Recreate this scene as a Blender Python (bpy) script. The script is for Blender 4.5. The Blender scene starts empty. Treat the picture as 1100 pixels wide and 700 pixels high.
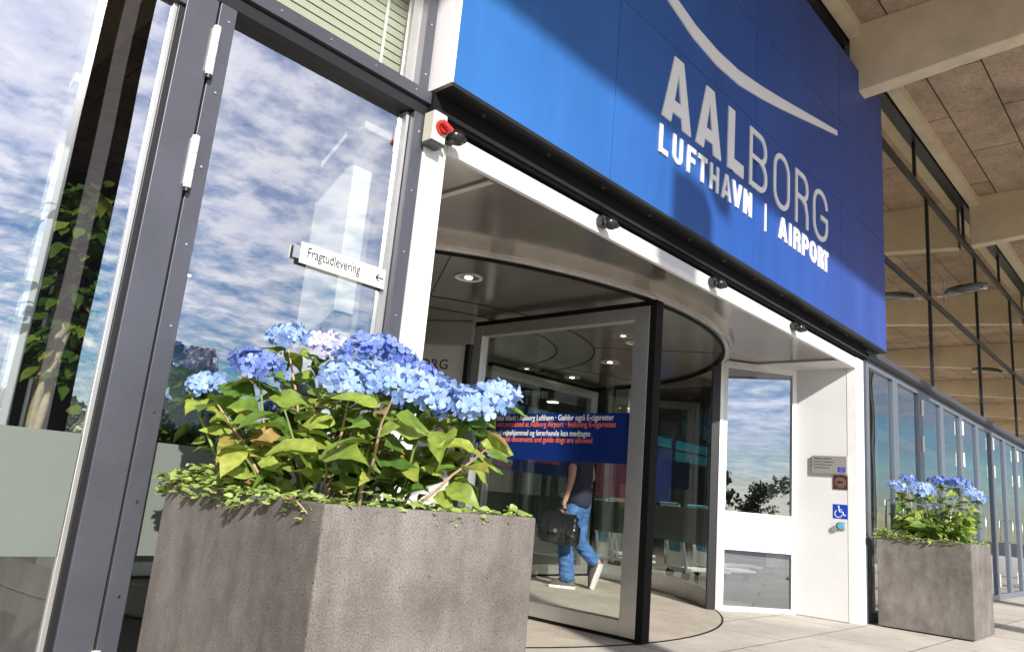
import bpy, bmesh, math, random
from mathutils import Vector, Matrix
R = math.radians
rnd = random.Random(7)
S = bpy.context.scene
COL = S.collection

# ------------------------------------------------------------------ camera
cam_d = bpy.data.cameras.new('camera'); cam = bpy.data.objects.new('camera', cam_d); COL.objects.link(cam); S.camera = cam
cam_d.sensor_width = 36.0; cam_d.lens = 36.0*814.4/1100.0; cam_d.clip_start = .05; cam_d.clip_end = 4000
yaw, pit, rol = R(46.8), R(12.71), R(5.12)
f = Vector((math.sin(yaw)*math.cos(pit), math.cos(yaw)*math.cos(pit), math.sin(pit)))
r0 = Vector((math.cos(yaw), -math.sin(yaw), 0)); u0 = r0.cross(f)
xr = r0*math.cos(rol)+u0*math.sin(rol); up = -r0*math.sin(rol)+u0*math.cos(rol)
M = Matrix((xr, up, -f)).transposed().to_4x4(); M.translation = Vector((0, 0, .9)); cam.matrix_world = M

# ------------------------------------------------------------------ light
SUN = Vector((-.52, -1, .6)).normalized()
elev = math.asin(SUN.z); rot = math.atan2(SUN.x, SUN.y)
W = bpy.data.worlds.new('World'); S.world = W; W.use_nodes = True
nt = W.node_tree; nt.nodes.clear(); L = nt.links.new
def wn(t): return nt.nodes.new(t)
sky = wn('ShaderNodeTexSky'); sky.sky_type = 'NISHITA'; sky.sun_disc = False; sky.sun_elevation = elev; sky.sun_rotation = rot; sky.dust_density = .3; sky.ozone_density = 2.5
bg1 = wn('ShaderNodeBackground'); bg1.inputs[1].default_value = .10
hs = wn('ShaderNodeHueSaturation'); hs.inputs['Saturation'].default_value = 1.75; L(sky.outputs[0], hs.inputs['Color']); L(hs.outputs[0], bg1.inputs[0])
tc = wn('ShaderNodeTexCoord'); sep = wn('ShaderNodeSeparateXYZ'); L(tc.outputs['Generated'], sep.inputs[0])
def mth(op, a, b=None, c=None):
    m = wn('ShaderNodeMath'); m.operation = op
    for i, v in enumerate((a, b, c)):
        if v is None: continue
        if isinstance(v, (int, float)): m.inputs[i].default_value = v
        else: L(v, m.inputs[i])
    return m.outputs[0]
zz = mth('ADD', mth('MAXIMUM', sep.outputs[2], 0.0), .12)
cb = wn('ShaderNodeCombineXYZ'); L(mth('DIVIDE', sep.outputs[0], zz), cb.inputs[0]); L(mth('DIVIDE', sep.outputs[1], zz), cb.inputs[1])
n1 = wn('ShaderNodeTexNoise'); n1.inputs['Scale'].default_value = 1.25; n1.inputs['Detail'].default_value = 9; n1.inputs['Roughness'].default_value = .62; n1.inputs['Distortion'].default_value = .35
L(cb.outputs[0], n1.inputs['Vector'])
n2 = wn('ShaderNodeTexNoise'); n2.inputs['Scale'].default_value = 7.5; n2.inputs['Detail'].default_value = 5; n2.inputs['Roughness'].default_value = .6
L(cb.outputs[0], n2.inputs['Vector'])
n3 = wn('ShaderNodeTexNoise'); n3.inputs['Scale'].default_value = .45; n3.inputs['Detail'].default_value = 3; L(cb.outputs[0], n3.inputs['Vector'])
mx = mth('ADD', mth('MULTIPLY', n3.outputs[0], .34), mth('ADD', mth('MULTIPLY', n1.outputs[0], .40), mth('MULTIPLY', n2.outputs[0], .26)))
rp = wn('ShaderNodeValToRGB'); rp.color_ramp.elements[0].position = .41; rp.color_ramp.elements[1].position = .53; rp.color_ramp.elements[0].color = (.02, .02, .02, 1); rp.color_ramp.elements[1].color = (.9, .9, .9, 1)
L(mx, rp.inputs[0])
hz = mth('MULTIPLY', rp.outputs[0], mth('MINIMUM', mth('MAXIMUM', mth('MULTIPLY', mth('SUBTRACT', sep.outputs[2], .02), 9.0), .6), 1.0))
bg2 = wn('ShaderNodeBackground')
sunside = mth('ADD', mth('MULTIPLY', sep.outputs[0], SUN.x), mth('ADD', mth('MULTIPLY', sep.outputs[1], SUN.y), mth('MULTIPLY', sep.outputs[2], SUN.z)))
L(mth('MULTIPLY_ADD', mth('MAXIMUM', sunside, 0.0), 1.85, .34), bg2.inputs[1])
cr = wn('ShaderNodeValToRGB'); cr.color_ramp.elements[0].position = .35; cr.color_ramp.elements[0].color = (.62, .66, .86, 1); cr.color_ramp.elements[1].position = .68; cr.color_ramp.elements[1].color = (1, .98, 1, 1)
L(n2.outputs[0], cr.inputs[0]); L(cr.outputs[0], bg2.inputs[0])
mxs = wn('ShaderNodeMixShader'); L(hz, mxs.inputs[0]); L(bg1.outputs[0], mxs.inputs[1]); L(bg2.outputs[0], mxs.inputs[2])
wo = wn('ShaderNodeOutputWorld'); L(mxs.outputs[0], wo.inputs[0])
sd = bpy.data.lights.new('sun', 'SUN'); sd.energy = 4.9; sd.angle = R(1.1); sd.color = (1, .955, .88)
so = bpy.data.objects.new('sun', sd); COL.objects.link(so); so.rotation_euler = SUN.to_track_quat('Z', 'Y').to_euler(); so.location = (-10, -20, 15)
S.view_settings.view_transform = 'Standard'; S.view_settings.look = 'None'; S.view_settings.exposure = .38; S.view_settings.gamma = 1
S.view_settings.use_curve_mapping = False
S.cycles.max_bounces = 10; S.cycles.transparent_max_bounces = 24; S.cycles.glossy_bounces = 5; S.cycles.diffuse_bounces = 4; S.cycles.caustics_reflective = False; S.cycles.caustics_refractive = False

# ------------------------------------------------------------------ materials
def mat(name, col, rough=.6, metal=0, var=0, vs=8, bump=0, bs=60, col2=None, spec=.5, emit=None, sub=0, coat=0):
    m = bpy.data.materials.new(name); m.use_nodes = True; t = m.node_tree; b = t.nodes['Principled BSDF']
    b.inputs['Base Color'].default_value = (*col, 1); b.inputs['Roughness'].default_value = rough; b.inputs['Metallic'].default_value = metal
    b.inputs['Specular IOR Level'].default_value = spec; b.inputs['Coat Weight'].default_value = coat
    if sub: b.inputs['Subsurface Weight'].default_value = sub
    if emit: b.inputs['Emission Color'].default_value = (*col, 1); b.inputs['Emission Strength'].default_value = emit
    c = t.nodes.new('ShaderNodeTexCoord')
    if var or col2:
        n = t.nodes.new('ShaderNodeTexNoise'); n.inputs['Scale'].default_value = vs; n.inputs['Detail'].default_value = 7; n.inputs['Roughness'].default_value = .65
        t.links.new(c.outputs['Object'], n.inputs['Vector'])
        rr = t.nodes.new('ShaderNodeValToRGB'); rr.color_ramp.elements[0].position = .32; rr.color_ramp.elements[1].position = .68
        a = [max(0, x*(1-var)) for x in col]; d = col2 if col2 else [min(1, x*(1+var)) for x in col]
        rr.color_ramp.elements[0].color = (*a, 1); rr.color_ramp.elements[1].color = (*d, 1)
        t.links.new(n.outputs[0], rr.inputs[0]); t.links.new(rr.outputs[0], b.inputs['Base Color'])
    if bump:
        n = t.nodes.new('ShaderNodeTexNoise'); n.inputs['Scale'].default_value = bs; n.inputs['Detail'].default_value = 6
        t.links.new(c.outputs['Object'], n.inputs['Vector'])
        bp = t.nodes.new('ShaderNodeBump'); bp.inputs['Strength'].default_value = bump; bp.inputs['Distance'].default_value = .01
        t.links.new(n.outputs[0], bp.inputs['Height']); t.links.new(bp.outputs[0], b.inputs['Normal'])
    return m
def glass(name, fac, tint, refl=(1, 1, 1), rough=0.0, wav=0.0):
    m = bpy.data.materials.new(name); m.use_nodes = True; t = m.node_tree; t.nodes.clear()
    o = t.nodes.new('ShaderNodeOutputMaterial'); mx = t.nodes.new('ShaderNodeMixShader'); tr = t.nodes.new('ShaderNodeBsdfTransparent'); g = t.nodes.new('ShaderNodeBsdfGlossy')
    tr.inputs[0].default_value = (*tint, 1); g.inputs[0].default_value = (*refl, 1); g.inputs['Roughness'].default_value = rough
    fr = t.nodes.new('ShaderNodeFresnel'); fr.inputs[0].default_value = 1.45
    a = t.nodes.new('ShaderNodeMath'); a.operation = 'MULTIPLY_ADD'; a.inputs[1].default_value = 1-fac; a.inputs[2].default_value = fac; a.use_clamp = True
    t.links.new(fr.outputs[0], a.inputs[0])
    # a pane is a thin solid: its tint and mirror act once, on the face the light enters by
    ge = t.nodes.new('ShaderNodeNewGeometry'); iv = t.nodes.new('ShaderNodeMath'); iv.operation = 'SUBTRACT'; iv.inputs[0].default_value = 1; t.links.new(ge.outputs['Backfacing'], iv.inputs[1])
    ml = t.nodes.new('ShaderNodeMath'); ml.operation = 'MULTIPLY'; t.links.new(a.outputs[0], ml.inputs[0]); t.links.new(iv.outputs[0], ml.inputs[1]); t.links.new(ml.outputs[0], mx.inputs[0])
    tcx = t.nodes.new('ShaderNodeMix'); tcx.data_type = 'RGBA'; tcx.inputs[6].default_value = (*tint, 1); tcx.inputs[7].default_value = (1, 1, 1, 1); t.links.new(ge.outputs['Backfacing'], tcx.inputs[0]); t.links.new(tcx.outputs[2], tr.inputs[0])
    t.links.new(tr.outputs[0], mx.inputs[1]); t.links.new(g.outputs[0], mx.inputs[2]); t.links.new(mx.outputs[0], o.inputs[0])
    if wav:
        c = t.nodes.new('ShaderNodeTexCoord'); n = t.nodes.new('ShaderNodeTexNoise'); n.inputs['Scale'].default_value = 1.3; n.inputs['Detail'].default_value = 1
        t.links.new(c.outputs['Object'], n.inputs['Vector']); bp = t.nodes.new('ShaderNodeBump'); bp.inputs['Strength'].default_value = wav; bp.inputs['Distance'].default_value = .02
        t.links.new(n.outputs[0], bp.inputs['Height']); t.links.new(bp.outputs[0], g.inputs['Normal'])
    return m
def brick_mat(name, c1, c2, mortar, w, h, ms, rough=.8, scale=1, off=.5, swap=False, bump=.3, vs=3, var=.25, fine=90, shift=(0, 0, 0), rotz=0):
    m = bpy.data.materials.new(name); m.use_nodes = True; t = m.node_tree; b = t.nodes['Principled BSDF']; b.inputs['Roughness'].default_value = rough
    c = t.nodes.new('ShaderNodeNewGeometry'); mp = t.nodes.new('ShaderNodeMapping'); t.links.new(c.outputs['Position'], mp.inputs[0]); mp.inputs['Location'].default_value = shift; mp.inputs['Rotation'].default_value = (0, 0, rotz)
    k = t.nodes.new('ShaderNodeTexBrick'); k.offset = off; k.inputs['Color1'].default_value = (*c1, 1); k.inputs['Color2'].default_value = (*c2, 1); k.inputs['Mortar'].default_value = (*mortar, 1)
    k.inputs['Scale'].default_value = 1; k.inputs['Mortar Size'].default_value = ms; k.inputs['Brick Width'].default_value = w; k.inputs['Row Height'].default_value = h; k.inputs['Mortar Smooth'].default_value = .05
    t.links.new(mp.outputs[0], k.inputs[0])
    mx = None
    cur = k.outputs[0]
    for sc_, amt in ((vs, var), (fine, var*.8)):
        n = t.nodes.new('ShaderNodeTexNoise'); n.inputs['Scale'].default_value = sc_; n.inputs['Detail'].default_value = 6; n.inputs['Roughness'].default_value = .7; t.links.new(c.outputs['Position'], n.inputs[0])
        mr = t.nodes.new('ShaderNodeMapRange'); mr.inputs[1].default_value = .3; mr.inputs[2].default_value = .7; mr.inputs[3].default_value = 1-amt; mr.inputs[4].default_value = 1+amt; t.links.new(n.outputs[0], mr.inputs[0])
        mx = t.nodes.new('ShaderNodeMix'); mx.data_type = 'RGBA'; mx.blend_type = 'MULTIPLY'; mx.inputs[0].default_value = 1
        t.links.new(cur, mx.inputs[6]); t.links.new(mr.outputs[0], mx.inputs[7]); cur = mx.outputs[2]
    for sc_, lo, hi, v_ in ((17, .70, .72, .55), (5.5, .60, .72, .80)):
        n9 = t.nodes.new('ShaderNodeTexNoise'); n9.inputs['Scale'].default_value = sc_; n9.inputs['Detail'].default_value = 2 if sc_ > 10 else 8; t.links.new(c.outputs['Position'], n9.inputs[0])
        mr = t.nodes.new('ShaderNodeMapRange'); mr.inputs[1].default_value = lo; mr.inputs[2].default_value = hi; mr.inputs[3].default_value = 1; mr.inputs[4].default_value = v_; t.links.new(n9.outputs[0], mr.inputs[0])
        mx = t.nodes.new('ShaderNodeMix'); mx.data_type = 'RGBA'; mx.blend_type = 'MULTIPLY'; mx.inputs[0].default_value = 1; t.links.new(cur, mx.inputs[6]); t.links.new(mr.outputs[0], mx.inputs[7]); cur = mx.outputs[2]
    t.links.new(cur, b.inputs['Base Color'])
    bp = t.nodes.new('ShaderNodeBump'); bp.inputs['Strength'].default_value = bump; bp.inputs['Distance'].default_value = .004; t.links.new(n.outputs[0], bp.inputs['Height']); t.links.new(bp.outputs[0], b.inputs['Normal'])
    return m

def planter_mat():
    m = bpy.data.materials.new('planter_concrete'); m.use_nodes = True; t = m.node_tree; b = t.nodes['Principled BSDF']; b.inputs['Roughness'].default_value = .85
    c = t.nodes.new('ShaderNodeTexCoord'); cur = None
    def noise(sc, lo, hi, a, d, stretch=None, det=6):
        n = t.nodes.new('ShaderNodeTexNoise'); n.inputs['Scale'].default_value = sc; n.inputs['Detail'].default_value = det; n.inputs['Roughness'].default_value = .7
        src = c.outputs['Object']
        if stretch:
            mp = t.nodes.new('ShaderNodeMapping'); mp.inputs['Scale'].default_value = stretch; t.links.new(src, mp.inputs[0]); src = mp.outputs[0]
        t.links.new(src, n.inputs[0])
        r = t.nodes.new('ShaderNodeValToRGB'); r.color_ramp.elements[0].position = lo; r.color_ramp.elements[1].position = hi; r.color_ramp.elements[0].color = (*a, 1); r.color_ramp.elements[1].color = (*d, 1)
        t.links.new(n.outputs[0], r.inputs[0]); return r.outputs[0], n.outputs[0]
    def mul(a, bb):
        mx = t.nodes.new('ShaderNodeMix'); mx.data_type = 'RGBA'; mx.blend_type = 'MULTIPLY'; mx.inputs[0].default_value = 1; t.links.new(a, mx.inputs[6]); t.links.new(bb, mx.inputs[7]); return mx.outputs[2]
    base, _ = noise(2.6, .34, .66, (.115, .102, .093), (.235, .218, .202))
    streak, _ = noise(7, .35, .7, (.74, .71, .69), (1.12, 1.12, 1.12), (1.3, 1.3, .5))
    grain, g = noise(210, .34, .66, (.68, .67, .66), (1.35, 1.35, 1.35), det=2)
    pits, _ = noise(75, .67, .70, (1, 1, 1), (.35, .33, .32), det=2)
    scuff, _ = noise(4.5, .64, .70, (1, 1, 1), (1.35, 1.35, 1.33), (1, 1, 1.6), det=10)
    cur = mul(mul(mul(mul(base, streak), grain), pits), scuff)
    t.links.new(cur, b.inputs['Base Color'])
    bp = t.nodes.new('ShaderNodeBump'); bp.inputs['Strength'].default_value = .35; bp.inputs['Distance'].default_value = .004; t.links.new(g, bp.inputs['Height']); t.links.new(bp.outputs[0], b.inputs['Normal'])
    return m

M_ = {}
M_['dark'] = mat('anodised_dark', (.085, .088, .108), .42, .3, var=.12, vs=5)
M_['darker'] = mat('black_frame', (.018, .018, .02), .4, .2)
M_['white'] = mat('white_paint', (.80, .80, .78), .4, var=.05, vs=6)
M_['panelw'] = mat('white_panel', (.66, .66, .66), .45, var=.04, vs=2)
M_['steel'] = mat('steel', (.62, .6, .57), .28, 1.0, var=.1, vs=14)
M_['alu'] = mat('aluminium', (.60, .59, .57), .38, .8, var=.06, vs=9)
M_['soffit'] = mat('brushed_soffit', (.44, .405, .36), .19, .8, var=.10, vs=2)
M_['rubber'] = mat('black_rubber', (.008, .008, .008), .8, spec=.2)
M_['g_facade'] = glass('facade_glass', .41, (.90, .95, .92), (.95, .96, 1), wav=.09)
M_['g_upper'] = glass('upper_glass', .60, (.80, .85, .78), (1, .97, .9), wav=.03)
M_['g_blind'] = glass('blind_window_glass', .07, (.92, .95, .90), wav=.03)
M_['g_row'] = glass('door_row_glass', .50, (.85, .9, .9), (.9, .95, 1), wav=.09)
M_['g_door'] = glass('entrance_glass', .10, (.86, .92, .88))
M_['g_side'] = glass('side_door_glass', .33, (.5, .55, .55), (.85, .9, 1))
M_['g_teal'] = glass('tinted_glass', .08, (.025, .11, .13))
M_['frost'] = mat('frosted_film', (.155, .175, .155), .5, var=.04, vs=3)
M_['sign'] = None
M_['letter'] = mat('sign_letter_white', (.86, .86, .86), .4)
M_['planter'] = planter_mat()
M_['soil'] = mat('soil', (.035, .025, .018), .95, var=.5, vs=50, bump=.8, bs=80)
M_['stem'] = mat('plant_stem', (.42, .26, .17), .7, var=.4, vs=20, col2=(.60, .42, .28))
M_['stem_g'] = mat('green_stem', (.20, .27, .07), .6, var=.3, vs=20)
M_['concrete'] = mat('cast_concrete', (.52, .48, .40), .8, var=.14, vs=2.5, bump=.15, bs=40)
M_['pier'] = mat('painted_pier', (.86, .84, .78), .7, var=.05, vs=5)
M_['beam'] = mat('beam_concrete', (.80, .68, .48), .8, var=.14, vs=1.6, bump=.15, bs=30)
M_['blind'] = mat('blind_slat', (.58, .59, .51), .45)
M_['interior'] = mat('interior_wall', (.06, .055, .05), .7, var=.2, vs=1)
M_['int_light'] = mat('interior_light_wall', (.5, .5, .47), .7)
M_['roofb'] = brick_mat('wood_wool_board', (.55, .41, .30), (.43, .325, .24), (.06, .04, .03), 2.4, .6, .009, .95, off=0.5, bump=1.0, var=.32, fine=28, vs=1.6, shift=(.3, .2, 0))
M_['ground'] = brick_mat('forecourt_slabs', (.54, .50, .44), (.50, .46, .40), (.10, .09, .08), 1.45, .72, .006, .85, var=.2, fine=110, vs=1.1, shift=(.35, .28, 0), rotz=0)
M_['stone'] = brick_mat('drum_floor_stone', (.50, .44, .36), (.46, .405, .33), (.30, .26, .21), .9, .9, .003, .8, var=.2, fine=70, vs=2.5, off=0)
M_['asphalt'] = mat('asphalt', (.055, .055, .058), .9, var=.2, vs=5, bump=.3)
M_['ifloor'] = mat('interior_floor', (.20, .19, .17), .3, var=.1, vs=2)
M_['skin'] = mat('skin', (.50, .27, .19), .5, sub=.05)
M_['shirt'] = mat('navy_shirt', (.022, .022, .045), .85, var=.25, vs=14, bump=.4, bs=18)
M_['jeans'] = mat('denim', (.055, .14, .33), .85, var=.45, vs=9, bump=.6, bs=14)
M_['shoew'] = mat('white_rubber_sole', (.78, .76, .70), .6)
M_['shoe'] = mat('canvas_shoe', (.12, .10, .09), .8)
M_['hair'] = mat('hair', (.07, .05, .035), .7)
M_['leather'] = mat('black_leather', (.012, .012, .013), .16, coat=.8, bump=.9, bs=14)
M_['red'] = mat('red_plastic', (.62, .03, .025), .35)
M_['cream'] = mat('cream_plastic', (.70, .66, .56), .45)
M_['blackp'] = mat('black_plastic', (.014, .014, .015), .25, coat=.3)
M_['decal'] = mat('blue_film', (.005, .024, .155), .35)
M_['txtw'] = mat('text_white', (.8, .8, .8), .5)
M_['txto'] = mat('text_orange', (.80, .16, .08), .5)
M_['txtk'] = mat('text_black', (.02, .02, .02), .5)
M_['poster'] = mat('poster_grey', (.78, .77, .74), .4)
M_['plaque'] = mat('plaque_metal', (.40, .38, .36), .35, .4)
M_['bronze'] = mat('bronze_plaque', (.09, .04, .03), .4, .4)
M_['bronze2'] = mat('bronze_relief', (.30, .20, .15), .4, .5)
M_['wcblue'] = mat('access_blue', (.01, .05, .42), .4)
M_['euyel'] = mat('star_yellow', (.8, .6, .05), .5)
M_['ltblue'] = mat('button_blue', (.08, .42, .62), .4)
M_['row'] = mat('door_row_frame', (.20, .23, .28), .35, .4)
M_['glow'] = mat('lit_lamp', (1, .93, .8), emit=6)
M_['teal'] = mat('teal_board', (.02, .30, .44), .35)
M_['maroon'] = mat('maroon_board', (.10, .012, .04), .5)
M_['navy'] = mat('navy_board', (.01, .02, .12), .5)
M_['bark'] = mat('bark', (.66, .54, .36), .8, var=.3, vs=18, bump=.5)
M_['lamp'] = mat('lamp_reflector', (.92, .92, .9), .15, .9)
M_['lav'] = mat('light_strip', (.88, .86, .90), .5)

def leaf_mat(name, a, b_, c3=None, trans=.35):
    m = bpy.data.materials.new(name); m.use_nodes = True; t = m.node_tree; b = t.nodes['Principled BSDF']; b.inputs['Roughness'].default_value = .45
    g = t.nodes.new('ShaderNodeNewGeometry'); r = t.nodes.new('ShaderNodeValToRGB')
    r.color_ramp.elements[0].color = (*a, 1); r.color_ramp.elements[1].color = (*b_, 1)
    if c3: e = r.color_ramp.elements.new(.93); e.color = (*b_, 1); r.color_ramp.elements[-1].color = (*c3, 1)
    t.links.new(g.outputs['Random Per Island'], r.inputs[0])
    c = t.nodes.new('ShaderNodeTexCoord'); n = t.nodes.new('ShaderNodeTexNoise'); n.inputs['Scale'].default_value = 45; n.inputs['Detail'].default_value = 4; t.links.new(c.outputs['Object'], n.inputs[0])
    mr = t.nodes.new('ShaderNodeMapRange'); mr.inputs[1].default_value = .3; mr.inputs[2].default_value = .7; mr.inputs[3].default_value = .75; mr.inputs[4].default_value = 1.2; t.links.new(n.outputs[0], mr.inputs[0])
    mx = t.nodes.new('ShaderNodeMix'); mx.data_type = 'RGBA'; mx.blend_type = 'MULTIPLY'; mx.inputs[0].default_value = 1; t.links.new(r.outputs[0], mx.inputs[6]); t.links.new(mr.outputs[0], mx.inputs[7])
    t.links.new(mx.outputs[2], b.inputs['Base Color'])
    tl = t.nodes.new('ShaderNodeBsdfTranslucent'); t.links.new(mx.outputs[2], tl.inputs[0])
    ms = t.nodes.new('ShaderNodeMixShader'); ms.inputs[0].default_value = trans; t.links.new(b.outputs[0], ms.inputs[1]); t.links.new(tl.outputs[0], ms.inputs[2]); t.links.new(ms.outputs[0], t.nodes['Material Output'].inputs[0])
    return m
M_['leaf'] = leaf_mat('hydrangea_leaf', (.10, .21, .03), (.40, .48, .085), (.42, .28, .09))
M_['leafd'] = leaf_mat('dark_leaf', (.05, .13, .02), (.16, .27, .04))
M_['ivy'] = leaf_mat('ground_cover_leaf', (.28, .42, .09), (.58, .68, .25))
M_['petal'] = leaf_mat('petal_pale_blue', (.24, .40, .80), (.55, .69, .92), trans=.3)
M_['petald'] = leaf_mat('petal_deep_blue', (.10, .18, .60), (.38, .50, .88), trans=.3)
M_['petalw'] = leaf_mat('petal_mauve', (.52, .50, .82), (.78, .78, .86), trans=.3)
M_['tree'] = leaf_mat('tree_leaf', (.03, .07, .015), (.08, .14, .03), trans=.2)

def sign_mat():
    m = bpy.data.materials.new('blue_sign_panel'); m.use_nodes = True; t = m.node_tree; b = t.nodes['Principled BSDF']; b.inputs['Roughness'].default_value = .42; b.inputs['Specular IOR Level'].default_value = .3
    c = t.nodes.new('ShaderNodeNewGeometry'); s = t.nodes.new('ShaderNodeSeparateXYZ'); t.links.new(c.outputs['Position'], s.inputs[0])
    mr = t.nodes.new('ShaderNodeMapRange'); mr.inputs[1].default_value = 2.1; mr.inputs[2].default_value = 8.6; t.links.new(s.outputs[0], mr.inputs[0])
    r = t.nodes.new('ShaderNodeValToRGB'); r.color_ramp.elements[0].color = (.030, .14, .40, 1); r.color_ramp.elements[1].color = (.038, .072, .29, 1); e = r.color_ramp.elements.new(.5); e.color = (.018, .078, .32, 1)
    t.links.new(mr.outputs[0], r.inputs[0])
    n = t.nodes.new('ShaderNodeTexNoise'); n.inputs['Scale'].default_value = 1.4; n.inputs['Detail'].default_value = 8; n.inputs['Roughness'].default_value = .6; mp = t.nodes.new('ShaderNodeMapping'); mp.inputs['Scale'].default_value = (2.2, 1, .5); t.links.new(c.outputs['Position'], mp.inputs[0]); t.links.new(mp.outputs[0], n.inputs[0])
    m2 = t.nodes.new('ShaderNodeMapRange'); m2.inputs[1].default_value = .3; m2.inputs[2].default_value = .7; m2.inputs[3].default_value = .86; m2.inputs[4].default_value = 1.16; t.links.new(n.outputs[0], m2.inputs[0])
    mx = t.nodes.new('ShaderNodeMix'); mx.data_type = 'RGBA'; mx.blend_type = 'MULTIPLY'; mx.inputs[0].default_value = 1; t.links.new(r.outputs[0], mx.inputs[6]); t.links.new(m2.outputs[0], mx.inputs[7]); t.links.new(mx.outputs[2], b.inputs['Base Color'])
    bp = t.nodes.new('ShaderNodeBump'); bp.inputs['Strength'].default_value = .25; bp.inputs['Distance'].default_value = .01; t.links.new(n.outputs[0], bp.inputs['Height']); t.links.new(bp.outputs[0], b.inputs['Normal'])
    return m
M_['sign'] = sign_mat()

# ------------------------------------------------------------------ mesh builder
class MB:
    def __init__(s): s.v = []; s.f = []; s.mi = []; s.mats = []; s.sm = []
    def m(s, m):
        if m not in s.mats: s.mats.append(m)
        return s.mats.index(m)
    def add(s, vs, fs, mt, smooth=False):
        o = len(s.v); s.v += [tuple(v) for v in vs]; k = s.m(mt)
        for f_ in fs: s.f.append([i+o for i in f_]); s.mi.append(k); s.sm.append(smooth)
    def box(s, x0, x1, y0, y1, z0, z1, mt, T=None):
        vs = [Vector((x, y, z)) for z in (z0, z1) for y in (y0, y1) for x in (x0, x1)]
        if T: vs = [T @ v for v in vs]
        s.add(vs, [(0, 2, 3, 1), (4, 5, 7, 6), (0, 1, 5, 4), (2, 6, 7, 3), (0, 4, 6, 2), (1, 3, 7, 5)], mt); return s
    def prism(s, pts, z0, z1, mt, T=None):
        n = len(pts); vs = [Vector((p[0], p[1], z0)) for p in pts]+[Vector((p[0], p[1], z1)) for p in pts]
        if T: vs = [T @ v for v in vs]
        s.add(vs, [list(range(n))[::-1], list(range(n, 2*n))]+[(i, (i+1) % n, n+(i+1) % n, n+i) for i in range(n)], mt); return s
    def tube(s, pts, rad, mt, n=8, cap=True):
        pts = [Vector(p) for p in pts]; rs = rad if isinstance(rad, (list, tuple)) else [rad]*len(pts)
        vs = []; pu = None
        for i, p in enumerate(pts):
            d = (pts[min(i+1, len(pts)-1)]-pts[max(i-1, 0)]).normalized()
            if pu is None: pu = d.orthogonal().normalized()
            a = (pu-d*pu.dot(d)).normalized(); pu = a; b = d.cross(a)
            for k in range(n):
                an = 2*math.pi*k/n; vs.append(p+(a*math.cos(an)+b*math.sin(an))*rs[i])
        fs = [(i*n+k, i*n+(k+1) % n, (i+1)*n+(k+1) % n, (i+1)*n+k) for i in range(len(pts)-1) for k in range(n)]
        s.add(vs, fs, mt, True)
        if cap: s.add(vs[:n], [list(range(n))[::-1]], mt); s.add(vs[-n:], [list(range(n))], mt)
        return s
    def cyl(s, c, r, h, mt, axis='Z', n=24, r2=None):
        c = Vector(c); d = {'X': Vector((1, 0, 0)), 'Y': Vector((0, 1, 0)), 'Z': Vector((0, 0, 1))}[axis] if isinstance(axis, str) else Vector(axis).normalized()
        return s.tube([c, c+d*h], [r, r if r2 is None else r2], mt, n)
    def ball(s, c, r, mt, sq=(1, 1, 1), nu=14, nv=8):
        vs = []; fs = []
        for j in range(nv+1):
            th = math.pi*j/nv
            for i in range(nu):
                ph = 2*math.pi*i/nu; vs.append((c[0]+r*sq[0]*math.sin(th)*math.cos(ph), c[1]+r*sq[1]*math.sin(th)*math.sin(ph), c[2]+r*sq[2]*math.cos(th)))
        for j in range(nv):
            for i in range(nu): fs.append((j*nu+i, (j+1)*nu+i, (j+1)*nu+(i+1) % nu, j*nu+(i+1) % nu))
        s.add(vs, fs, mt, True); return s
    def arc(s, c, r0, r1, a0, a1, z0, z1, mt, n=48):
        vs = []
        for i in range(n+1):
            a = a0+(a1-a0)*i/n; ca, sa = math.cos(a), math.sin(a)
            vs += [(c[0]+r0*ca, c[1]+r0*sa, z0), (c[0]+r1*ca, c[1]+r1*sa, z0), (c[0]+r1*ca, c[1]+r1*sa, z1), (c[0]+r0*ca, c[1]+r0*sa, z1)]
        fs = []
        for i in range(n):
            for k in range(4): fs.append((i*4+k, i*4+(k+1) % 4, (i+1)*4+(k+1) % 4, (i+1)*4+k))
        fs += [(0, 3, 2, 1), (n*4, n*4+1, n*4+2, n*4+3)]
        s.add(vs, fs, mt, False); return s
    def build(s, name, parent=None, bevel=0, loc=None):
        me = bpy.data.meshes.new(name); me.from_pydata(s.v, [], s.f)
        for m in s.mats: me.materials.append(m)
        me.polygons.foreach_set('material_index', s.mi); me.polygons.foreach_set('use_smooth', s.sm); me.update()
        bm = bmesh.new(); bm.from_mesh(me); bmesh.ops.recalc_face_normals(bm, faces=bm.faces) if bevel >= 0 else None
        bm.to_mesh(me); bm.free()
        o = bpy.data.objects.new(name, me); COL.objects.link(o)
        if parent: o.parent = parent
        if loc: o.location = loc
        if bevel > 0:
            b = o.modifiers.new('bevel', 'BEVEL'); b.width = bevel; b.segments = 2; b.limit_method = 'ANGLE'
        return o
def tag(o, label=None, cat=None, group=None, kind=None):
    if label and cat and not kind: kind = 'thing'
    for k, v in (('label', label), ('category', cat), ('group', group), ('kind', kind)):
        if v: o[k] = v
    return o
def empty(name, loc=(0, 0, 0), rz=0, **k):
    o = bpy.data.objects.new(name, None); o.empty_display_size = .1; COL.objects.link(o); o.location = loc; o.rotation_euler = (0, 0, rz); tag(o, **k); return o
def copy_tree(o, parent=None):
    c = o.copy(); COL.objects.link(c); c.parent = parent
    for ch in list(o.children): copy_tree(ch, c)
    return c
def structure(mb, name, bevel=0): return tag(mb.build(name, bevel=bevel), kind='structure')
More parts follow.
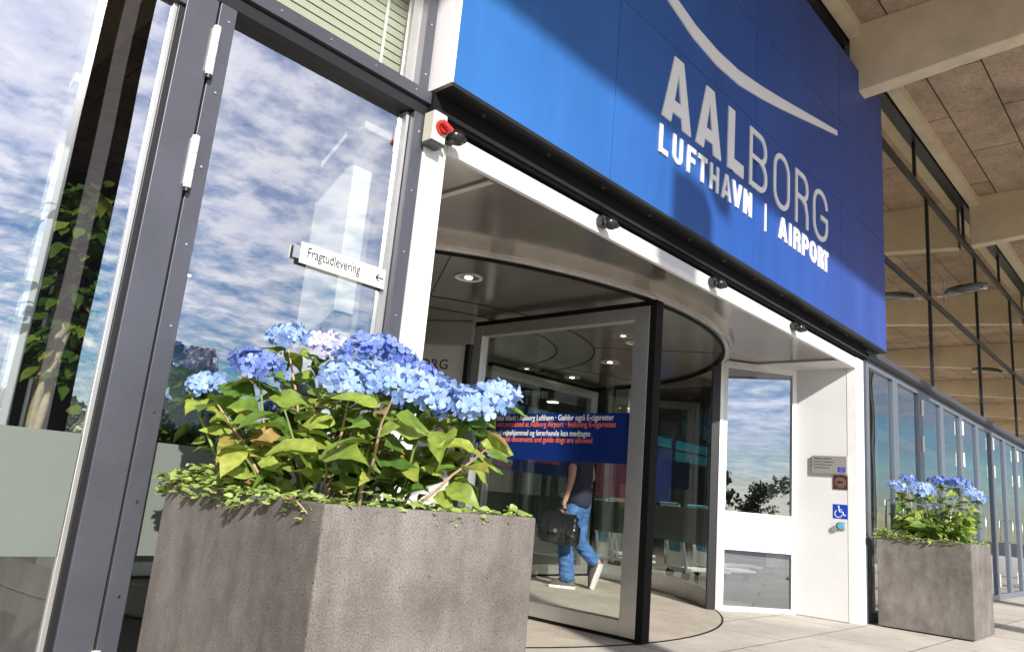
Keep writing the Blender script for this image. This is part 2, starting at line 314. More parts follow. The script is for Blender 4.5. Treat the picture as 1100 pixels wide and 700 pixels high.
def text(body, name, size, loc, rz, m, parent=None, sx=1.0, bold=0.0, align='LEFT', ext=.0006, space=1.0):
    cu = bpy.data.curves.new(name, 'FONT'); cu.body = body; cu.size = size; cu.align_x = align; cu.extrude = ext; cu.offset = bold; cu.space_character = space; cu.resolution_u = 3
    t = bpy.data.objects.new(name, cu); COL.objects.link(t)
    dg = bpy.context.evaluated_depsgraph_get(); dg.update(); me = bpy.data.meshes.new_from_object(t.evaluated_get(dg)); bpy.data.objects.remove(t)
    me.name = name; me.materials.clear(); me.materials.append(m)
    o = bpy.data.objects.new(name, me); COL.objects.link(o); o.location = loc; o.rotation_euler = (math.pi/2, 0, rz); o.scale = (sx, 1, 1)
    if parent: o.parent = parent
    return o

# ------------------------------------------------------------------ ground
mb = MB(); mb.box(-900, 900, -900, 900, -.3, -.02, M_['asphalt']); structure(mb, 'ground')
mb = MB(); mb.box(-30, 60, -9, 2.9, -.2, 0, M_['ground']); structure(mb, 'pavement')
mb = MB(); mb.box(2.2, 8.12, 2.9, 4.3, -.15, 0, M_['ground']); structure(mb, 'pavement')
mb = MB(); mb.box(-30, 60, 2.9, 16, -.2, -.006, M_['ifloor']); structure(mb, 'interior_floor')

# ------------------------------------------------------------------ terminal building
B = empty('airport_terminal', (10, 2.66, 0), label='glazed airport terminal front with dark window frames around the entrance', cat='building')
def bpart(mb, name, parent=None, bevel=0):
    o = mb.build(name, None, bevel)
    p = parent or B
    o.parent = p
    if p is B: o.matrix_parent_inverse = Matrix.Translation(-B.location)
    return o
D, K = M_['dark'], M_['darker']
YF = 2.66
# structure frame: left bays
def rivets(mb, x, y, zs, r=.0045):
    for z in zs: mb.cyl((x, y, z), r, -.004, M_['steel'], 'Y', 8)
mb = MB(); mb.box(1.05, 1.116, 2.655, 2.80, 0, 2.645, D); rivets(mb, 1.088, 2.655, [.18+.3*i for i in range(9)], .005); bpart(mb, 'door_post', bevel=.002)
mb = MB(); mb.box(2.026, 2.097, 2.655, 2.80, 0, 2.645, D); rivets(mb, 2.061, 2.655, [.15+.3*i for i in range(9)], .005); bpart(mb, 'door_post', bevel=.002)
mb = MB(); mb.box(-8, 2.10, 2.655, 2.80, 2.645, 2.70, K); mb.box(-8, 2.10, 2.635, 2.80, 2.705, 2.765, D); rivets(mb, 0, 2.635, []);
for i in range(30): mb.cyl((2.0-.24*i, 2.635, 2.735), .005, -.004, M_['steel'], 'Y', 8)
bpart(mb, 'transom', bevel=.002)
mb = MB(); mb.box(2.028, 2.088, 2.655, 2.80, 2.765, 6.2, D)
for i in range(12): mb.cyl((2.058, 2.655, 2.85+.27*i), .005, -.004, M_['steel'], 'Y', 8)
bpart(mb, 'mullion', bevel=.002)
mb = MB(); mb.box(1.975, 2.028, 2.70, 2.74, 2.765, 5.5, M_['alu']); bpart(mb, 'mullion')
for x in (-1.9, -4.9): mb = MB(); mb.box(x, x+.08, 2.655, 2.80, 0, 6.2, D); bpart(mb, 'mullion')
# fixed glass right of the hinge post, frosted band
GY = 2.72
mb = MB(); mb.box(1.116, 2.026, GY, GY+.012, .02, 2.645, M_['g_facade']); g1 = bpart(mb, 'window_pane')
mb = MB(); mb.box(1.118, 2.024, GY-.004, GY-.002, .60, .98, M_['frost']); bpart(mb, 'frosted_band', None)
mb = MB(); mb.box(1.116, 2.026, 2.67, 2.78, 0, .10, D); bpart(mb, 'sill')
mb = MB(); mb.box(1.116, 1.975, GY, GY+.012, 2.765, 5.5, M_['g_blind']); bpart(mb, 'window_pane')
mb = MB(); mb.box(-1.82, 1.116, GY, GY+.012, 2.765, 5.5, M_['g_blind']); bpart(mb, 'window_pane')
mb = MB(); mb.box(-4.82, -1.9, GY, GY+.012, .1, 5.5, M_['g_facade']); bpart(mb, 'window_pane')
mb = MB(); mb.box(2.004, 2.022, 2.69, 2.719, .1, 2.64, M_['alu']); mb.box(1.122, 1.130, 2.69, 2.719, .1, 2.64, M_['alu']); bpart(mb, 'glazing_bead')
# left door leaf with hinges
mb = MB(); mb.box(.925, 1.040, 2.650, 2.705, .01, 2.64, D); mb.box(.905, .925, 2.665, 2.70, .1, 2.56, K); mb.box(.888, .905, 2.672, 2.70, .1, 2.56, M_['alu'])
mb.box(-.25, .925, 2.650, 2.705, 2.56, 2.64, D); mb.box(-.25, .925, 2.650, 2.705, .01, .10, D); mb.box(-.37, -.25, 2.65, 2.705, .01, 2.64, D)
dl = bpart(mb, 'door', bevel=.002); dl['label'] = 'wide dark framed glass door leaf left of the flower planter'
def sub(mb, name, parent, bevel=0):
    o = mb.build(name, None, bevel); o.parent = parent; o.matrix_parent_inverse = parent.matrix_parent_inverse.copy() if False else Matrix(); return o
def subp(mb, name, parent, bevel=0):
    o = mb.build(name, None, bevel); o.parent = parent; return o      # part mesh already carries world coordinates (its own inverse keeps them)
mb = MB(); mb.box(-.25, .888, 2.682, 2.692, .1, 2.56, M_['g_facade']); subp(mb, 'window_pane', dl)
mb = MB(); mb.box(-.248, .886, 2.677, 2.680, .60, .98, M_['frost']); subp(mb, 'frosted_band', dl)
for z in (2.43, 1.98, .22):
    mb = MB()
    mb.cyl((1.046, 2.640, z-.10), .014, .2, M_['white'], 'Z', 14); mb.cyl((1.046, 2.640, z-.115), .012, .014, K, 'Z', 12)
    for q in (-.033, .033): mb.cyl((1.046, 2.640, z+q), .0146, .002, M_['steel'], 'Z', 14)
    mb.box(1.030, 1.062, 2.641, 2.6495, z-.09, z+.09, M_['alu']); subp(mb, 'hinge', dl)
# right wing of the facade
mb = MB(); mb.box(8.335, 45, 2.60, 2.78, 2.685, 2.72, K); mb.box(8.335, 45, 2.62, 2.80, 2.723, 2.80, D); bpart(mb, 'transom', bevel=.002)
for z0, z1 in ((4.03, 4.09), (5.53, 5.62)):
    mb = MB(); mb.box(2.09, 45, 2.665, 2.73, z0, z1, K); bpart(mb, 'transom', bevel=.003)
mb = MB(); mb.box(-8, 2.088, 2.64, 2.73, 5.52, 5.62, K); bpart(mb, 'transom')
mb = MB(); mb.box(-8, 45, 2.62, 2.76, 6.17, 6.26, K); mb.box(-8, 45, 2.46, 2.60, 6.20, 6.34, M_['beam']); bpart(mb, 'eaves_trim')
xs = [8.36]+[11.2+2.93*i for i in range(12)]
for x in xs: mb = MB(); mb.box(x-.022, x+.022, 2.67, 2.72, 2.80, 5.52, K); bpart(mb, 'mullion')
for i in range(14): mb = MB(); x = 7.9+2.75*i-.03; mb.box(x, x+.045, 2.67, 2.72, 5.62, 6.17, K); bpart(mb, 'mullion')
for a, b in zip(xs[:-1], xs[1:]):
    for z0, z1 in ((2.80, 4.02), (4.10, 5.52)): mb = MB(); mb.box(a+.025, b-.025, 2.69, 2.70, z0, z1, M_['g_upper']); bpart(mb, 'window_pane')
mb = MB(); mb.box(2.1, 45, 2.69, 2.70, 5.62, 6.17, M_['g_upper']); bpart(mb, 'clerestory_pane')
# narrow strip next to the portal, then door leaves
mb = MB(); mb.box(8.30, 8.335, 2.64, 2.80, 0, 2.80, D); bpart(mb, 'door_post', bevel=.002)
x = 8.43; k = 0
mb = MB(); mb.box(8.335, 8.43, 2.69, 2.71, .05, 2.685, M_['concrete']); bpart(mb, 'jamb_lining')
while x < 30:
    w = (1.0, 1.03, 1.0, 1.05)[k % 4]
    mb = MB(); mb.box(x, x+.075, 2.66, 2.73, 0, 2.685, M_['row']); mb.box(x+w-.085, x+w, 2.66, 2.73, 0, 2.685, M_['row']); mb.box(x+.075, x+w-.085, 2.66, 2.73, 2.61, 2.685, M_['row']); mb.box(x+.075, x+w-.085, 2.66, 2.73, 0, .09, M_['row'])
    d = bpart(mb, 'door', bevel=.002)
    mb = MB(); mb.box(x+.075, x+w-.085, 2.69, 2.70, .09, 2.61, M_['g_row']); subp(mb, 'window_pane', d)
    if k % 2 == 1:
        for z in (2.45, 2.0, .3): mb = MB(); mb.cyl((x+w+.005, 2.648, z-.1), .018, .2, M_['white'], 'Z', 10); subp(mb, 'hinge', d)
    else:
        mb = MB(); mb.tube([(x+w-.04, 2.655, .9), (x+w-.04, 2.60, .9), (x+w-.04, 2.60, 1.25), (x+w-.04, 2.655, 1.25)], .012, M_['steel'], 8); subp(mb, 'handle', d)
    x += w+.012; k += 1
# walls, roof
mb = MB(); mb.box(2.10, 8.33, 2.70, 2.85, 2.66, 5.50, K); bpart(mb, 'wall_panel')
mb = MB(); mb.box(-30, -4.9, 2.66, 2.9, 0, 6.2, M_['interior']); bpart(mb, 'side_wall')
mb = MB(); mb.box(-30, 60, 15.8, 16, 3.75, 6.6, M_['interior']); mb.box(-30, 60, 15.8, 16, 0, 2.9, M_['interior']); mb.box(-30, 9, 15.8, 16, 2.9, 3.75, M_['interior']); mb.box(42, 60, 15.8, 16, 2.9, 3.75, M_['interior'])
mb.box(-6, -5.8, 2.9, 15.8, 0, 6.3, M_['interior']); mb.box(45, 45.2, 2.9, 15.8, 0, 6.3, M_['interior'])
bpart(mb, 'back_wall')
for i in range(11): mb = MB(); mb.box(9+3*i, 9+3*i+2.9, 15.88, 15.9, 2.9, 3.75, M_['g_teal']); bpart(mb, 'window_pane')
mb = MB()
for i in range(12): mb.box(9+3*i-.1, 9+3*i, 15.82, 15.95, 2.9, 3.75, K)
mb.box(9, 42, 15.84, 15.93, 3.3, 3.36, K); bpart(mb, 'window_frame')
mb = MB(); mb.box(-30, 60, -2.40, 16, 6.35, 6.42, M_['roofb']); bpart(mb, 'ceiling_boards')
mb = MB(); mb.box(-30, 60, -2.45, 16, 6.425, 6.47, M_['alu']); mb.box(-30, 60, -2.46, -2.405, 6.345, 6.42, M_['alu']); bpart(mb, 'roof_edge')
for i in range(-2, 8):
    x = 2.33+5.6*i
    mb = MB(); mb.prism([(-2.3, 5.92), (2.60, 5.52), (2.60, 6.349), (-2.3, 6.349)], x-.1, x+.1, M_['beam'], Matrix(((0, 0, 1, 0), (1, 0, 0, 0), (0, 1, 0, 0), (0, 0, 0, 1))))
    bpart(mb, 'roof_beam', bevel=.01)
    mb = MB(); mb.box(x-.1, x+.1, 2.81, 15.7, 5.45, 6.349, M_['beam']); bpart(mb, 'roof_beam', bevel=.01)
# inner purlins (seen through the upper glass)
mb = MB(); mb.box(8, 44, 6.2, 6.35, 4.6, 4.9, M_['concrete']); mb.box(8, 44, 9.5, 9.7, 4.4, 4.75, M_['beam']); bpart(mb, 'inner_beam')

# columns of the canopy
protoc = None
for i, x in enumerate((2.04, 8.2, 11.9, 17.8, 23.4, -3.6)):
    T = empty('canopy_column', (x, -2.0, 0), label='', cat='column', group='canopy columns along the forecourt')
    T['label'] = ['dark steel canopy column with pale front strip mirrored in the left door', 'canopy column whose shadow falls beside the far planter', 'canopy column further along the doors', 'canopy column well beyond the far planter', 'farthest canopy column down the forecourt', 'canopy column left of the wide door leaf'][i]
    mb = MB(); mb.box(-.21, .21, -.14, .139, 0, 5.78, K); mb.build('shaft', T, .004)
    mb = MB(); mb.box(-.065, .065, .14, .155, 0, 5.78, M_['lav']); mb.build('strip', T)
    mb = MB(); mb.box(-.3, .3, -.25, .25, 0, .03, D); mb.build('base_plate', T)

# interior columns and fittings
def icol(x0, x1, y0, y1, z1, m, lab, nm='interior_column'):
    mb = MB(); mb.box(x0, x1, y0, y1, 0, z1, m); o = mb.build(nm, None, .006); tag(o, lab, 'column'); return o
icol(1.95, 2.06, 2.98, 3.29, 4.4, M_['pier'], 'pale concrete pier behind the glass beside the freight sign')
icol(.80, .845, 3.36, 3.42, 6.2, M_['lav'], 'slim pale post inside left door glass, leftmost')
mb = MB(); mb.box(1.86, 2.02, 2.80, 2.95, 2.52, 2.63, M_['cream']); o = mb.build('door_closer_box', None, .004); tag(o, 'small cream box under the transom inside the glass', 'box')
# blinds in the upper left window
BL = empty('window_blind', (1.58, 2.80, 2.8), label='pale slatted blind in the upper window left of the blue sign', cat='blind')
mb = MB()
for i in range(60):
    z = .02+.043*i; mb.add([(-.45, .010, z+.017), (.43, .010, z+.017), (.43, -.012, z+.004), (-.45, -.012, z+.004), (.43, -.002, z-.0245), (-.45, -.002, z-.0245)], [(0, 1, 2, 3), (3, 2, 4, 5)], M_['blind'])
mb.build('slats', BL)
mb = MB()
for x in (-.3, .3): mb.box(x-.008, x+.008, -.021, -.0195, 0, 2.6, M_['white'])
mb.build('ladder_tape', BL)
BL2 = empty('window_blind', (.3, 2.80, 2.8), label='slatted blind in the upper window above the left door leaf', cat='blind')
mb = MB()
for i in range(60):
    z = .02+.043*i; mb.add([(-.80, .010, z+.017), (.79, .010, z+.017), (.79, -.012, z+.004), (-.80, -.012, z+.004), (.79, -.002, z-.0245), (-.80, -.002, z-.0245)], [(0, 1, 2, 3), (3, 2, 4, 5)], M_['blind'])
mb.build('slats', BL2)

# ------------------------------------------------------------------ entrance portal
P = empty('entrance_portal', (5.15, 2.66, 0), label='white portal frame around the large revolving door', cat='portal')
def ppart(mb, name, bevel=0):
    o = mb.build(name, None, bevel); o.parent = P; o.matrix_parent_inverse = Matrix.Translation(-P.location); return o
Wm = M_['white']
mb = MB(); mb.box(2.100, 2.243, 2.648, 2.86, 0, 2.635, Wm); ppart(mb, 'jamb', .006)
mb = MB(); mb.box(8.075, 8.295, 2.648, 2.75, 0, 2.635, Wm); ppart(mb, 'jamb', .006)
mb = MB(); mb.box(2.244, 8.074, 2.648, 2.68, 2.515, 2.56, Wm); mb.box(2.244, 8.074, 2.656, 2.68, 2.561, 2.635, M_['panelw']); ppart(mb, 'header', .004)
mb = MB(); mb.prism([(8.078, 2.752), (8.10, 2.752), (8.10, 3.30), (8.053, 3.30)], .006, 2.52, M_['panelw']); ppart(mb, 'side_panel')
mb = MB(); mb.prism([(2.24, 2.862), (2.22, 2.862), (2.22, 3.30), (2.265, 3.30)], .006, 2.52, M_['panelw']); ppart(mb, 'side_panel')
mb = MB(); mb.box(2.1, 8.3, 2.681, 4.2, 2.53, 2.60, M_['soffit']); ppart(mb, 'soffit')
mb = MB(); mb.box(2.6, 2.64, 2.70, 3.9, 2.515, 2.529, M_['alu']); ppart(mb, 'soffit_trim'); mb = MB(); mb.box(7.62, 7.66, 2.70, 4.0, 2.515, 2.529, M_['alu']); mb.box(7.661, 8.07, 2.682, 3.6, 2.518, 2.529, M_['panelw']); ppart(mb, 'soffit_trim')
# 45 degree side doors
def side_door(px, py, ang, lab):
    T = Matrix.Translation((px, py, 0)) @ Matrix.Rotation(ang, 4, 'Z'); w = .93
    e = empty('side_door', (px, py, 0), ang, label=lab, cat='door')
    mb = MB(); mb.box(0, .115, -.03, .03, 0, 2.52, Wm); mb.box(w-.05, w, -.03, .03, 0, 2.52, Wm); mb.box(.115, w-.05, -.028, .028, 2.45, 2.52, Wm); mb.box(.115, w-.05, -.028, .028, 0, .045, Wm); mb.build('door_frame', e, .003)
    mb = MB(); mb.box(.115, w-.05, -.02, .02, .585, .965, Wm); mb.build('middle_panel', e)
    mb = MB(); mb.box(.116, w-.051, -.006, .006, .966, 2.449, M_['g_side']); mb.build('window_pane', e)
    mb = MB(); mb.box(.116, w-.051, -.006, .006, .046, .584, M_['g_side']); mb.build('window_pane', e)
    return e
side_door(7.28, 3.80, math.atan2(-.52, .77), 'white framed glass side door right of the revolving door')
side_door(2.29, 3.28, math.atan2(.52, .77), 'white framed glass side door hidden left of the revolving door')

# ------------------------------------------------------------------ revolving door
CX, CY = 5.15, 6.37
RD = empty('revolving_door', (CX, CY, 0), label='large revolving door with four glazed wings under a round metal ceiling', cat='revolving door')
C0 = (0, 0)
mb = MB(); mb.cyl((0, 0, 2.475), 3.33, .05, M_['soffit'], 'Z', 96); mb.build('ceiling', RD)
mb = MB(); mb.arc(C0, 3.335, 3.37, 0, 2*math.pi, 2.455, 2.53, M_['steel'], 128); mb.arc(C0, 3.372, 3.41, 0, 2*math.pi, 2.48, 2.53, M_['soffit'], 128); mb.arc(C0, 3.30, 3.333, 0, 2*math.pi, 2.445, 2.4745, M_['rubber'], 128)
for r_ in (1.62, 2.02): mb.arc(C0, r_, r_+.012, 0, 2*math.pi, 2.471, 2.4748, M_['rubber'], 96)
for a in (-60, -20, 20, 70, 110, 150, 200, 235):
    T = Matrix.Rotation(R(a), 4, 'Z'); mb.box(2.03, 3.3, -.003, .003, 2.472, 2.4748, M_['rubber'], T)
mb.build('ceiling_rim', RD)
mb = MB(); mb.cyl((0, 0, -.002), 3.36, .006, M_['stone'], 'Z', 96); mb.build('floor_disc', RD)
mb = MB(); mb.arc(C0, 3.362, 3.378, 0, 2*math.pi, -.002, .005, M_['rubber'], 128); mb.build('floor_ring', RD)
for a0, a1 in ((-51, 49), (131, 231)):
    A0, A1 = R(a0), R(a1)
    mb = MB(); mb.arc(C0, 3.325, 3.337, A0, A1, .18, 2.44, M_['g_door'], 48); mb.build('curved_glass', RD)
    mb = MB(); mb.arc(C0, 3.30, 3.35, A0, A1, .0045, .18, M_['alu'], 48); mb.build('bottom_rail', RD)
    mb = MB(); mb.arc(C0, 3.338, 3.341, A0+.02, A1-.02, .58, .97, M_['frost'], 48); mb.build('frosted_band', RD)
    for a in (A0, (A0*2+A1)/3, (A0+A1*2)/3, A1):
        T = Matrix.Rotation(a, 4, 'Z'); mb = MB(); mb.box(3.28, 3.36, -.03, .03, .0045, 2.45, K if a in (A0, A1) else M_['steel'], T); mb.build('mullion', RD, .004)
    T = Matrix.Rotation(A0, 4, 'Z'); mb = MB(); mb.box(3.362, 3.40, -.03, .03, .0045, 2.47, M_['alu'], T); mb.build('post_cover', RD, .003)
# core showcase
core = [(4.80-CX, 5.02-CY), (6.30-CX, 6.24-CY), (5.52-CX, 7.75-CY), (4.02-CX, 6.50-CY)]
mb = MB(); mb.prism(core, .0045, .30, M_['white']); mb.build('core_base', RD)
mb = MB(); mb.prism(core, 2.25, 2.47, M_['alu']); mb.build('core_header', RD)
for (x, y) in core: mb = MB(); mb.box(x-.03, x+.03, y-.03, y+.03, .301, 2.249, K); mb.build('core_post', RD)
mb = MB(); c2 = [(x*.93, y*.93) for x, y in core]; mb.prism(c2, .301, 2.249, M_['poster']); cp = mb.build('display_panel', RD)
# lettering on the display face between corners 0 and 3
a = Vector((core[3][0]*.93, core[3][1]*.93)); b = Vector((core[0][0]*.93, core[0][1]*.93)); dr = (b-a).normalized(); nrm = Vector((dr.y, -dr.x))
ang = math.atan2(dr.y, dr.x); pos = b-dr*.14+nrm*.003
t1 = text('AALBORG', 'display_text', .135, (pos.x, pos.y, 2.02), ang, M_['txtk'], RD, align='RIGHT')
pos = b-dr*.42+nrm*.003
t2 = text('4', 'display_text', .135, (pos.x, pos.y, 1.89), ang, M_['txtk'], RD, align='RIGHT')
def wing(ix, iy, ang, Lw, first):
    # local x outward from the inner edge, visible face = local -y
    T = Matrix.Translation((ix-CX, iy-CY, 0)) @ Matrix.Rotation(ang, 4, 'Z')
    def bl(mb, name, bv=0, par=None):
        o = mb.build(name, None, bv); o.parent = par or RD
        if par is None: o.matrix_local = T
        return o
    th = .045
    mb = MB(); A = M_['alu']
    mb.box(0, .10, -th, th, .03, 2.40, A); mb.box(Lw-.15, Lw-.012, -th, th, .03, 2.40, A); mb.box(.10, Lw-.15, -th+.001, th-.001, 2.30, 2.399, A); mb.box(.10, Lw-.15, -th+.001, th-.001, .031, .135, A)
    w = bl(mb, 'door_wing', .003)
    mb = MB(); mb.box(Lw-.011, Lw+.045, -th-.002, th+.002, .012, 2.44, M_['rubber']); mb.box(0, Lw-.012, -th+.005, th-.005, 2.401, 2.44, M_['rubber']); mb.box(0, Lw-.012, -th+.01, th-.01, .006, .0295, M_['rubber']); bl(mb, 'brush_seal', 0, w)
    mb = MB(); mb.box(.101, Lw-.151, -.006, .006, .136, 2.299, M_['g_door']); bl(mb, 'window_pane', 0, w)
    mb = MB(); mb.box(.104, Lw-.154, -.0095, -.0075, 1.215, 1.595, M_['decal']); bl(mb, 'notice_film', 0, w)
    x0 = .16; y = -.0115
    for k, (s_, m_) in enumerate((('Rygning ikke tilladt i Aalborg Lufthavn · Gælder også E-cigaretter', 'txtw'), ('Smoking not permitted at Aalborg Airport · Including E-cigarettes', 'txto'), ('Hunde med rejsehjemmel og førerhunde kan medtages', 'txtw'), ('Dogs with travel documents and guide dogs are allowed', 'txto'), ('TV-overvågning', 'txtw'), ('TV-surveillance', 'txto'))):
        z = (1.54, 1.487, 1.415, 1.362, 1.308, 1.262)[k]
        text(s_, 'notice_text', .064, (x0, y, z), 0, M_[m_], w, sx=.84, bold=.0010)
    mb = MB(); mb.box(.118, .148, y-.001, y, 1.28, 1.345, M_['txtw']); bl(mb, 'notice_symbol', 0, w)
    return w
wing(4.775, 4.90, R(-90), 1.88, True)
wing(6.32, 6.22, R(-1.5), 2.05, False)
wing(5.52, 7.85, R(90), 1.78, False)
wing(3.95, 6.50, R(180), 1.95, False)
# downlights
for (x, y) in [(3.74, 4.0), (6.87, 4.9), (6.1, 4.05), (7.6, 6.0), (2.6, 6.2), (7.2, 7.6), (5.1, 9.0), (3.2, 8.1)]:
    mb = MB(); mb.arc((x-CX, y-CY), .085, .105, 0, 2*math.pi, 2.466, 2.4745, M_['white'], 24); o = mb.build('downlight', RD)
    mb = MB(); mb.cyl((x-CX, y-CY, 2.4700), .085, .0042, M_['lamp'], 'Z', 24); mb.ball((x-CX, y-CY, 2.470), .032, M_['glow'], (1, 1, .3)); mb.build('lamp_reflector', o)

# ------------------------------------------------------------------ airport sign
SG = empty('airport_sign', (5.3, 2.5, 2.77), label='big blue box sign with white airport name above the entrance', cat='sign')
def sp(mb, name, bevel=0):
    o = mb.build(name, None, bevel); o.parent = SG; o.matrix_parent_inverse = Matrix.Translation(-SG.location); return o
sx0, sx1, sz0, sz1 = 2.105, 8.60, 2.785, 5.78
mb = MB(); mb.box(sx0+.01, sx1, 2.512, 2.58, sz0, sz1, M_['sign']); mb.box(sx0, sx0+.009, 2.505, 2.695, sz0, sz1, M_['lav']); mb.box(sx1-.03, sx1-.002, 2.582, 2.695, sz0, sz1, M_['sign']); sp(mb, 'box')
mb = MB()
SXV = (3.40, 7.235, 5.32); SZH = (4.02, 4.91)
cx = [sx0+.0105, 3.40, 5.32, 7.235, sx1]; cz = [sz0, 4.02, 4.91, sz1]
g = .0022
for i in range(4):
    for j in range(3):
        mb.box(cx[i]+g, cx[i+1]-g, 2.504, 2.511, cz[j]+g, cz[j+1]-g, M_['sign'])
sp(mb, 'face_panels', .0008)
mb = MB(); mb.box(sx0, sx1, 2.50, 2.69, sz0-.02, sz0-.001, K); mb.box(2.102, 8.33, 2.62, 2.69, 2.655, sz0-.022, M_['rubber']); mb.cyl((2.1, 2.60, 2.672), .008, 6.2, K, 'X', 8)
for i in range(12): mb.cyl((2.4+.52*i, 2.58, sz0-.024), .012, .01, M_['steel'], 'Z', 8)
sp(mb, 'underside')
# stroke lettering -------------------------------------------------
YL = 2.503
def ribbon(mb, pts, w, k, closed=False):
    dep = .010+.0007*k; P_ = [Vector((p[0], p[1])) for p in pts]; n = len(P_); Lf = []; Rt = []
    for i in range(n):
        if closed: a, b = P_[(i-1) % n], P_[(i+1) % n]
        else: a, b = P_[max(i-1, 0)], P_[min(i+1, n-1)]
        d1 = (P_[i]-a); d2 = (b-P_[i])
        if d1.length < 1e-6: d1 = d2
        if d2.length < 1e-6: d2 = d1
        d1 = d1.normalized(); d2 = d2.normalized(); n1_ = Vector((-d1.y, d1.x)); n2_ = Vector((-d2.y, d2.x)); nn = (n1_+n2_).normalized(); c = max(nn.dot(n1_), .5); ww = w[i] if isinstance(w, list) else w
        Lf.append(P_[i]+nn*ww/2/c); Rt.append(P_[i]-nn*ww/2/c)
    vs = []
    for l, r_ in zip(Lf, Rt): vs += [(l.x, YL-dep, l.y), (r_.x, YL-dep, r_.y), (l.x, YL, l.y), (r_.x, YL, r_.y)]
    fs = []; m_ = n if closed else n-1
    for i in range(m_):
        a, b = i*4, ((i+1) % n)*4
        fs += [(a, a+1, b+1, b), (a, b, b+2, a+2), (a+1, a+3, b+3, b+1)]
    if not closed: fs += [(0, 2, 3, 1), ((n-1)*4, (n-1)*4+1, (n-1)*4+3, (n-1)*4+2)]
    mb.add(vs, fs, M_['letter'])
def rr(x0, x1, z0, z1, rad, corners='abcd', n=6):
    # rounded rectangle points, starts bottom-left going counterclockwise
    out = []
    for c, (cx_, cz_, a0) in {'a': (x0+rad, z0+rad, 180), 'b': (x1-rad, z0+rad, 270), 'c': (x1-rad, z1-rad, 0), 'd': (x0+rad, z1-rad, 90)}.items():
        if c in corners: out += [(cx_+rad*math.cos(R(a0+90*i/n)), cz_+rad*math.sin(R(a0+90*i/n))) for i in range(n+1)]
        else: out.append({'a': (x0, z0), 'b': (x1, z0), 'c': (x1, z1), 'd': (x0, z1)}[c])
    return out
def glyph(mb, ch, x, z, w, h, s):
    h2 = s/2; x0, x1, z0, z1 = x+h2, x+w-h2, z+h2, z+h-h2; rd = min((w-s)*.47, h*.3)
    if ch == 'L': ribbon(mb, [(x0, z+h), (x0, z)], s, 0); ribbon(mb, [(x0, z0), (x+w, z0)], s, 1)
    elif ch == 'U': ribbon(mb, [(x0, z+h)]+rr(x0, x1, z0, z1, rd)[:14]+[(x1, z+h)], s, 0)
    elif ch == 'F': ribbon(mb, [(x0, z+h), (x0, z)], s, 0); ribbon(mb, [(x0, z1), (x+w, z1)], s, 1); ribbon(mb, [(x0, z+h*.52), (x+w*.88, z+h*.52)], s, 2)
    elif ch == 'T': ribbon(mb, [(x, z1), (x+w, z1)], s, 0); ribbon(mb, [(x+w/2, z1), (x+w/2, z)], s, 1)
    elif ch == 'H': ribbon(mb, [(x0, z), (x0, z+h)], s, 0); ribbon(mb, [(x1, z), (x1, z+h)], s, 1); ribbon(mb, [(x0, z+h/2), (x1, z+h/2)], s, 2)
    elif ch in 'AV':
        q = 1 if ch == 'A' else -1; zb, zt = (z, z+h) if q == 1 else (z+h, z); xc = x+w/2; sw = s*1.02
        for k, sg in enumerate((-1, 1)):
            dep = .010+.0007*k
            pts = [(xc+sg*w/2, zb), (xc+sg*(w/2-sw), zb), (xc-sg*s*.02, zt-q*s*.9), (xc-sg*s*.25, zt), (xc+sg*s*.52, zt)]
            vs = [(p[0], YL-dep, p[1]) for p in pts]+[(p[0], YL, p[1]) for p in pts]; n = len(pts)
            mb.add(vs, [list(range(n))]+[(i, (i+1) % n, n+(i+1) % n, n+i) for i in range(n)], M_['letter'])
        if q == 1: ribbon(mb, [(xc-w*.28, z+h*.25), (xc+w*.28, z+h*.25)], s*.8, 2)
    elif ch == 'N': ribbon(mb, [(x0, z), (x0, z+h)], s, 0); ribbon(mb, [(x1, z), (x1, z+h)], s, 1); ribbon(mb, [(x0, z+h-s*.3), (x1, z+s*.3)], s, 2)
    elif ch == 'I' or ch == '|': ribbon(mb, [(x+w/2, z), (x+w/2, z+h)], s, 0)
    elif ch == 'O': ribbon(mb, rr(x0, x1, z0, z1, rd), s, 0, True)
    elif ch == 'G':
        p = rr(x0, x1, z0, z1, rd); ribbon(mb, [(x+w*.52, z+h*.47), (x1, z+h*.47)], s, 1)
        seq = [(x1, z1-rd*.9)]+p[14:21][1:]+p[21:28]+p[0:7]+p[7:14]+[(x1, z+h*.47+s*.5)]
        ribbon(mb, seq, s, 0)
    elif ch in 'BPR':
        ribbon(mb, [(x0, z), (x0, z+h)], s, 0); zm = z+h*(.52 if ch != 'P' else .45); r2 = min(w*.36, (z1-zm)/2*.95)
        up_ = [(x0, zm)]+[(x1-r2-(.03*w if ch == 'B' else 0)+r2*math.sin(R(a_)), zm+r2-r2*math.cos(R(a_))) for a_ in range(0, 91, 15)]+[(x1-r2-(.03*w if ch == 'B' else 0)+r2*math.cos(R(a_)), z1-r2+r2*math.sin(R(a_))) for a_ in range(0, 91, 15)]+[(x0, z1)]
        ribbon(mb, up_, s, 1)
        if ch == 'B':
            r3 = min(w*.38, (zm-z0)/2*.95); ribbon(mb, [(x0, z0)]+[(x1-r3+r3*math.sin(R(a_)), z0+r3-r3*math.cos(R(a_))) for a_ in range(0, 91, 15)]+[(x1-r3+r3*math.cos(R(a_)), zm-r3+r3*math.sin(R(a_))) for a_ in range(0, 91, 15)]+[(x0, zm)], s, 2)
        if ch == 'R':
            ribbon(mb, [(x+w*.5, zm), (x1-r2*.35, zm-r2*.35), (x1, zm-r2*1.3), (x1, z)], s, 2)
def word(name, items, z, h):
    mb = MB()
    for ch, x, w, s in items: glyph(mb, ch, x, z, w, h, s)
    return sp(mb, name)
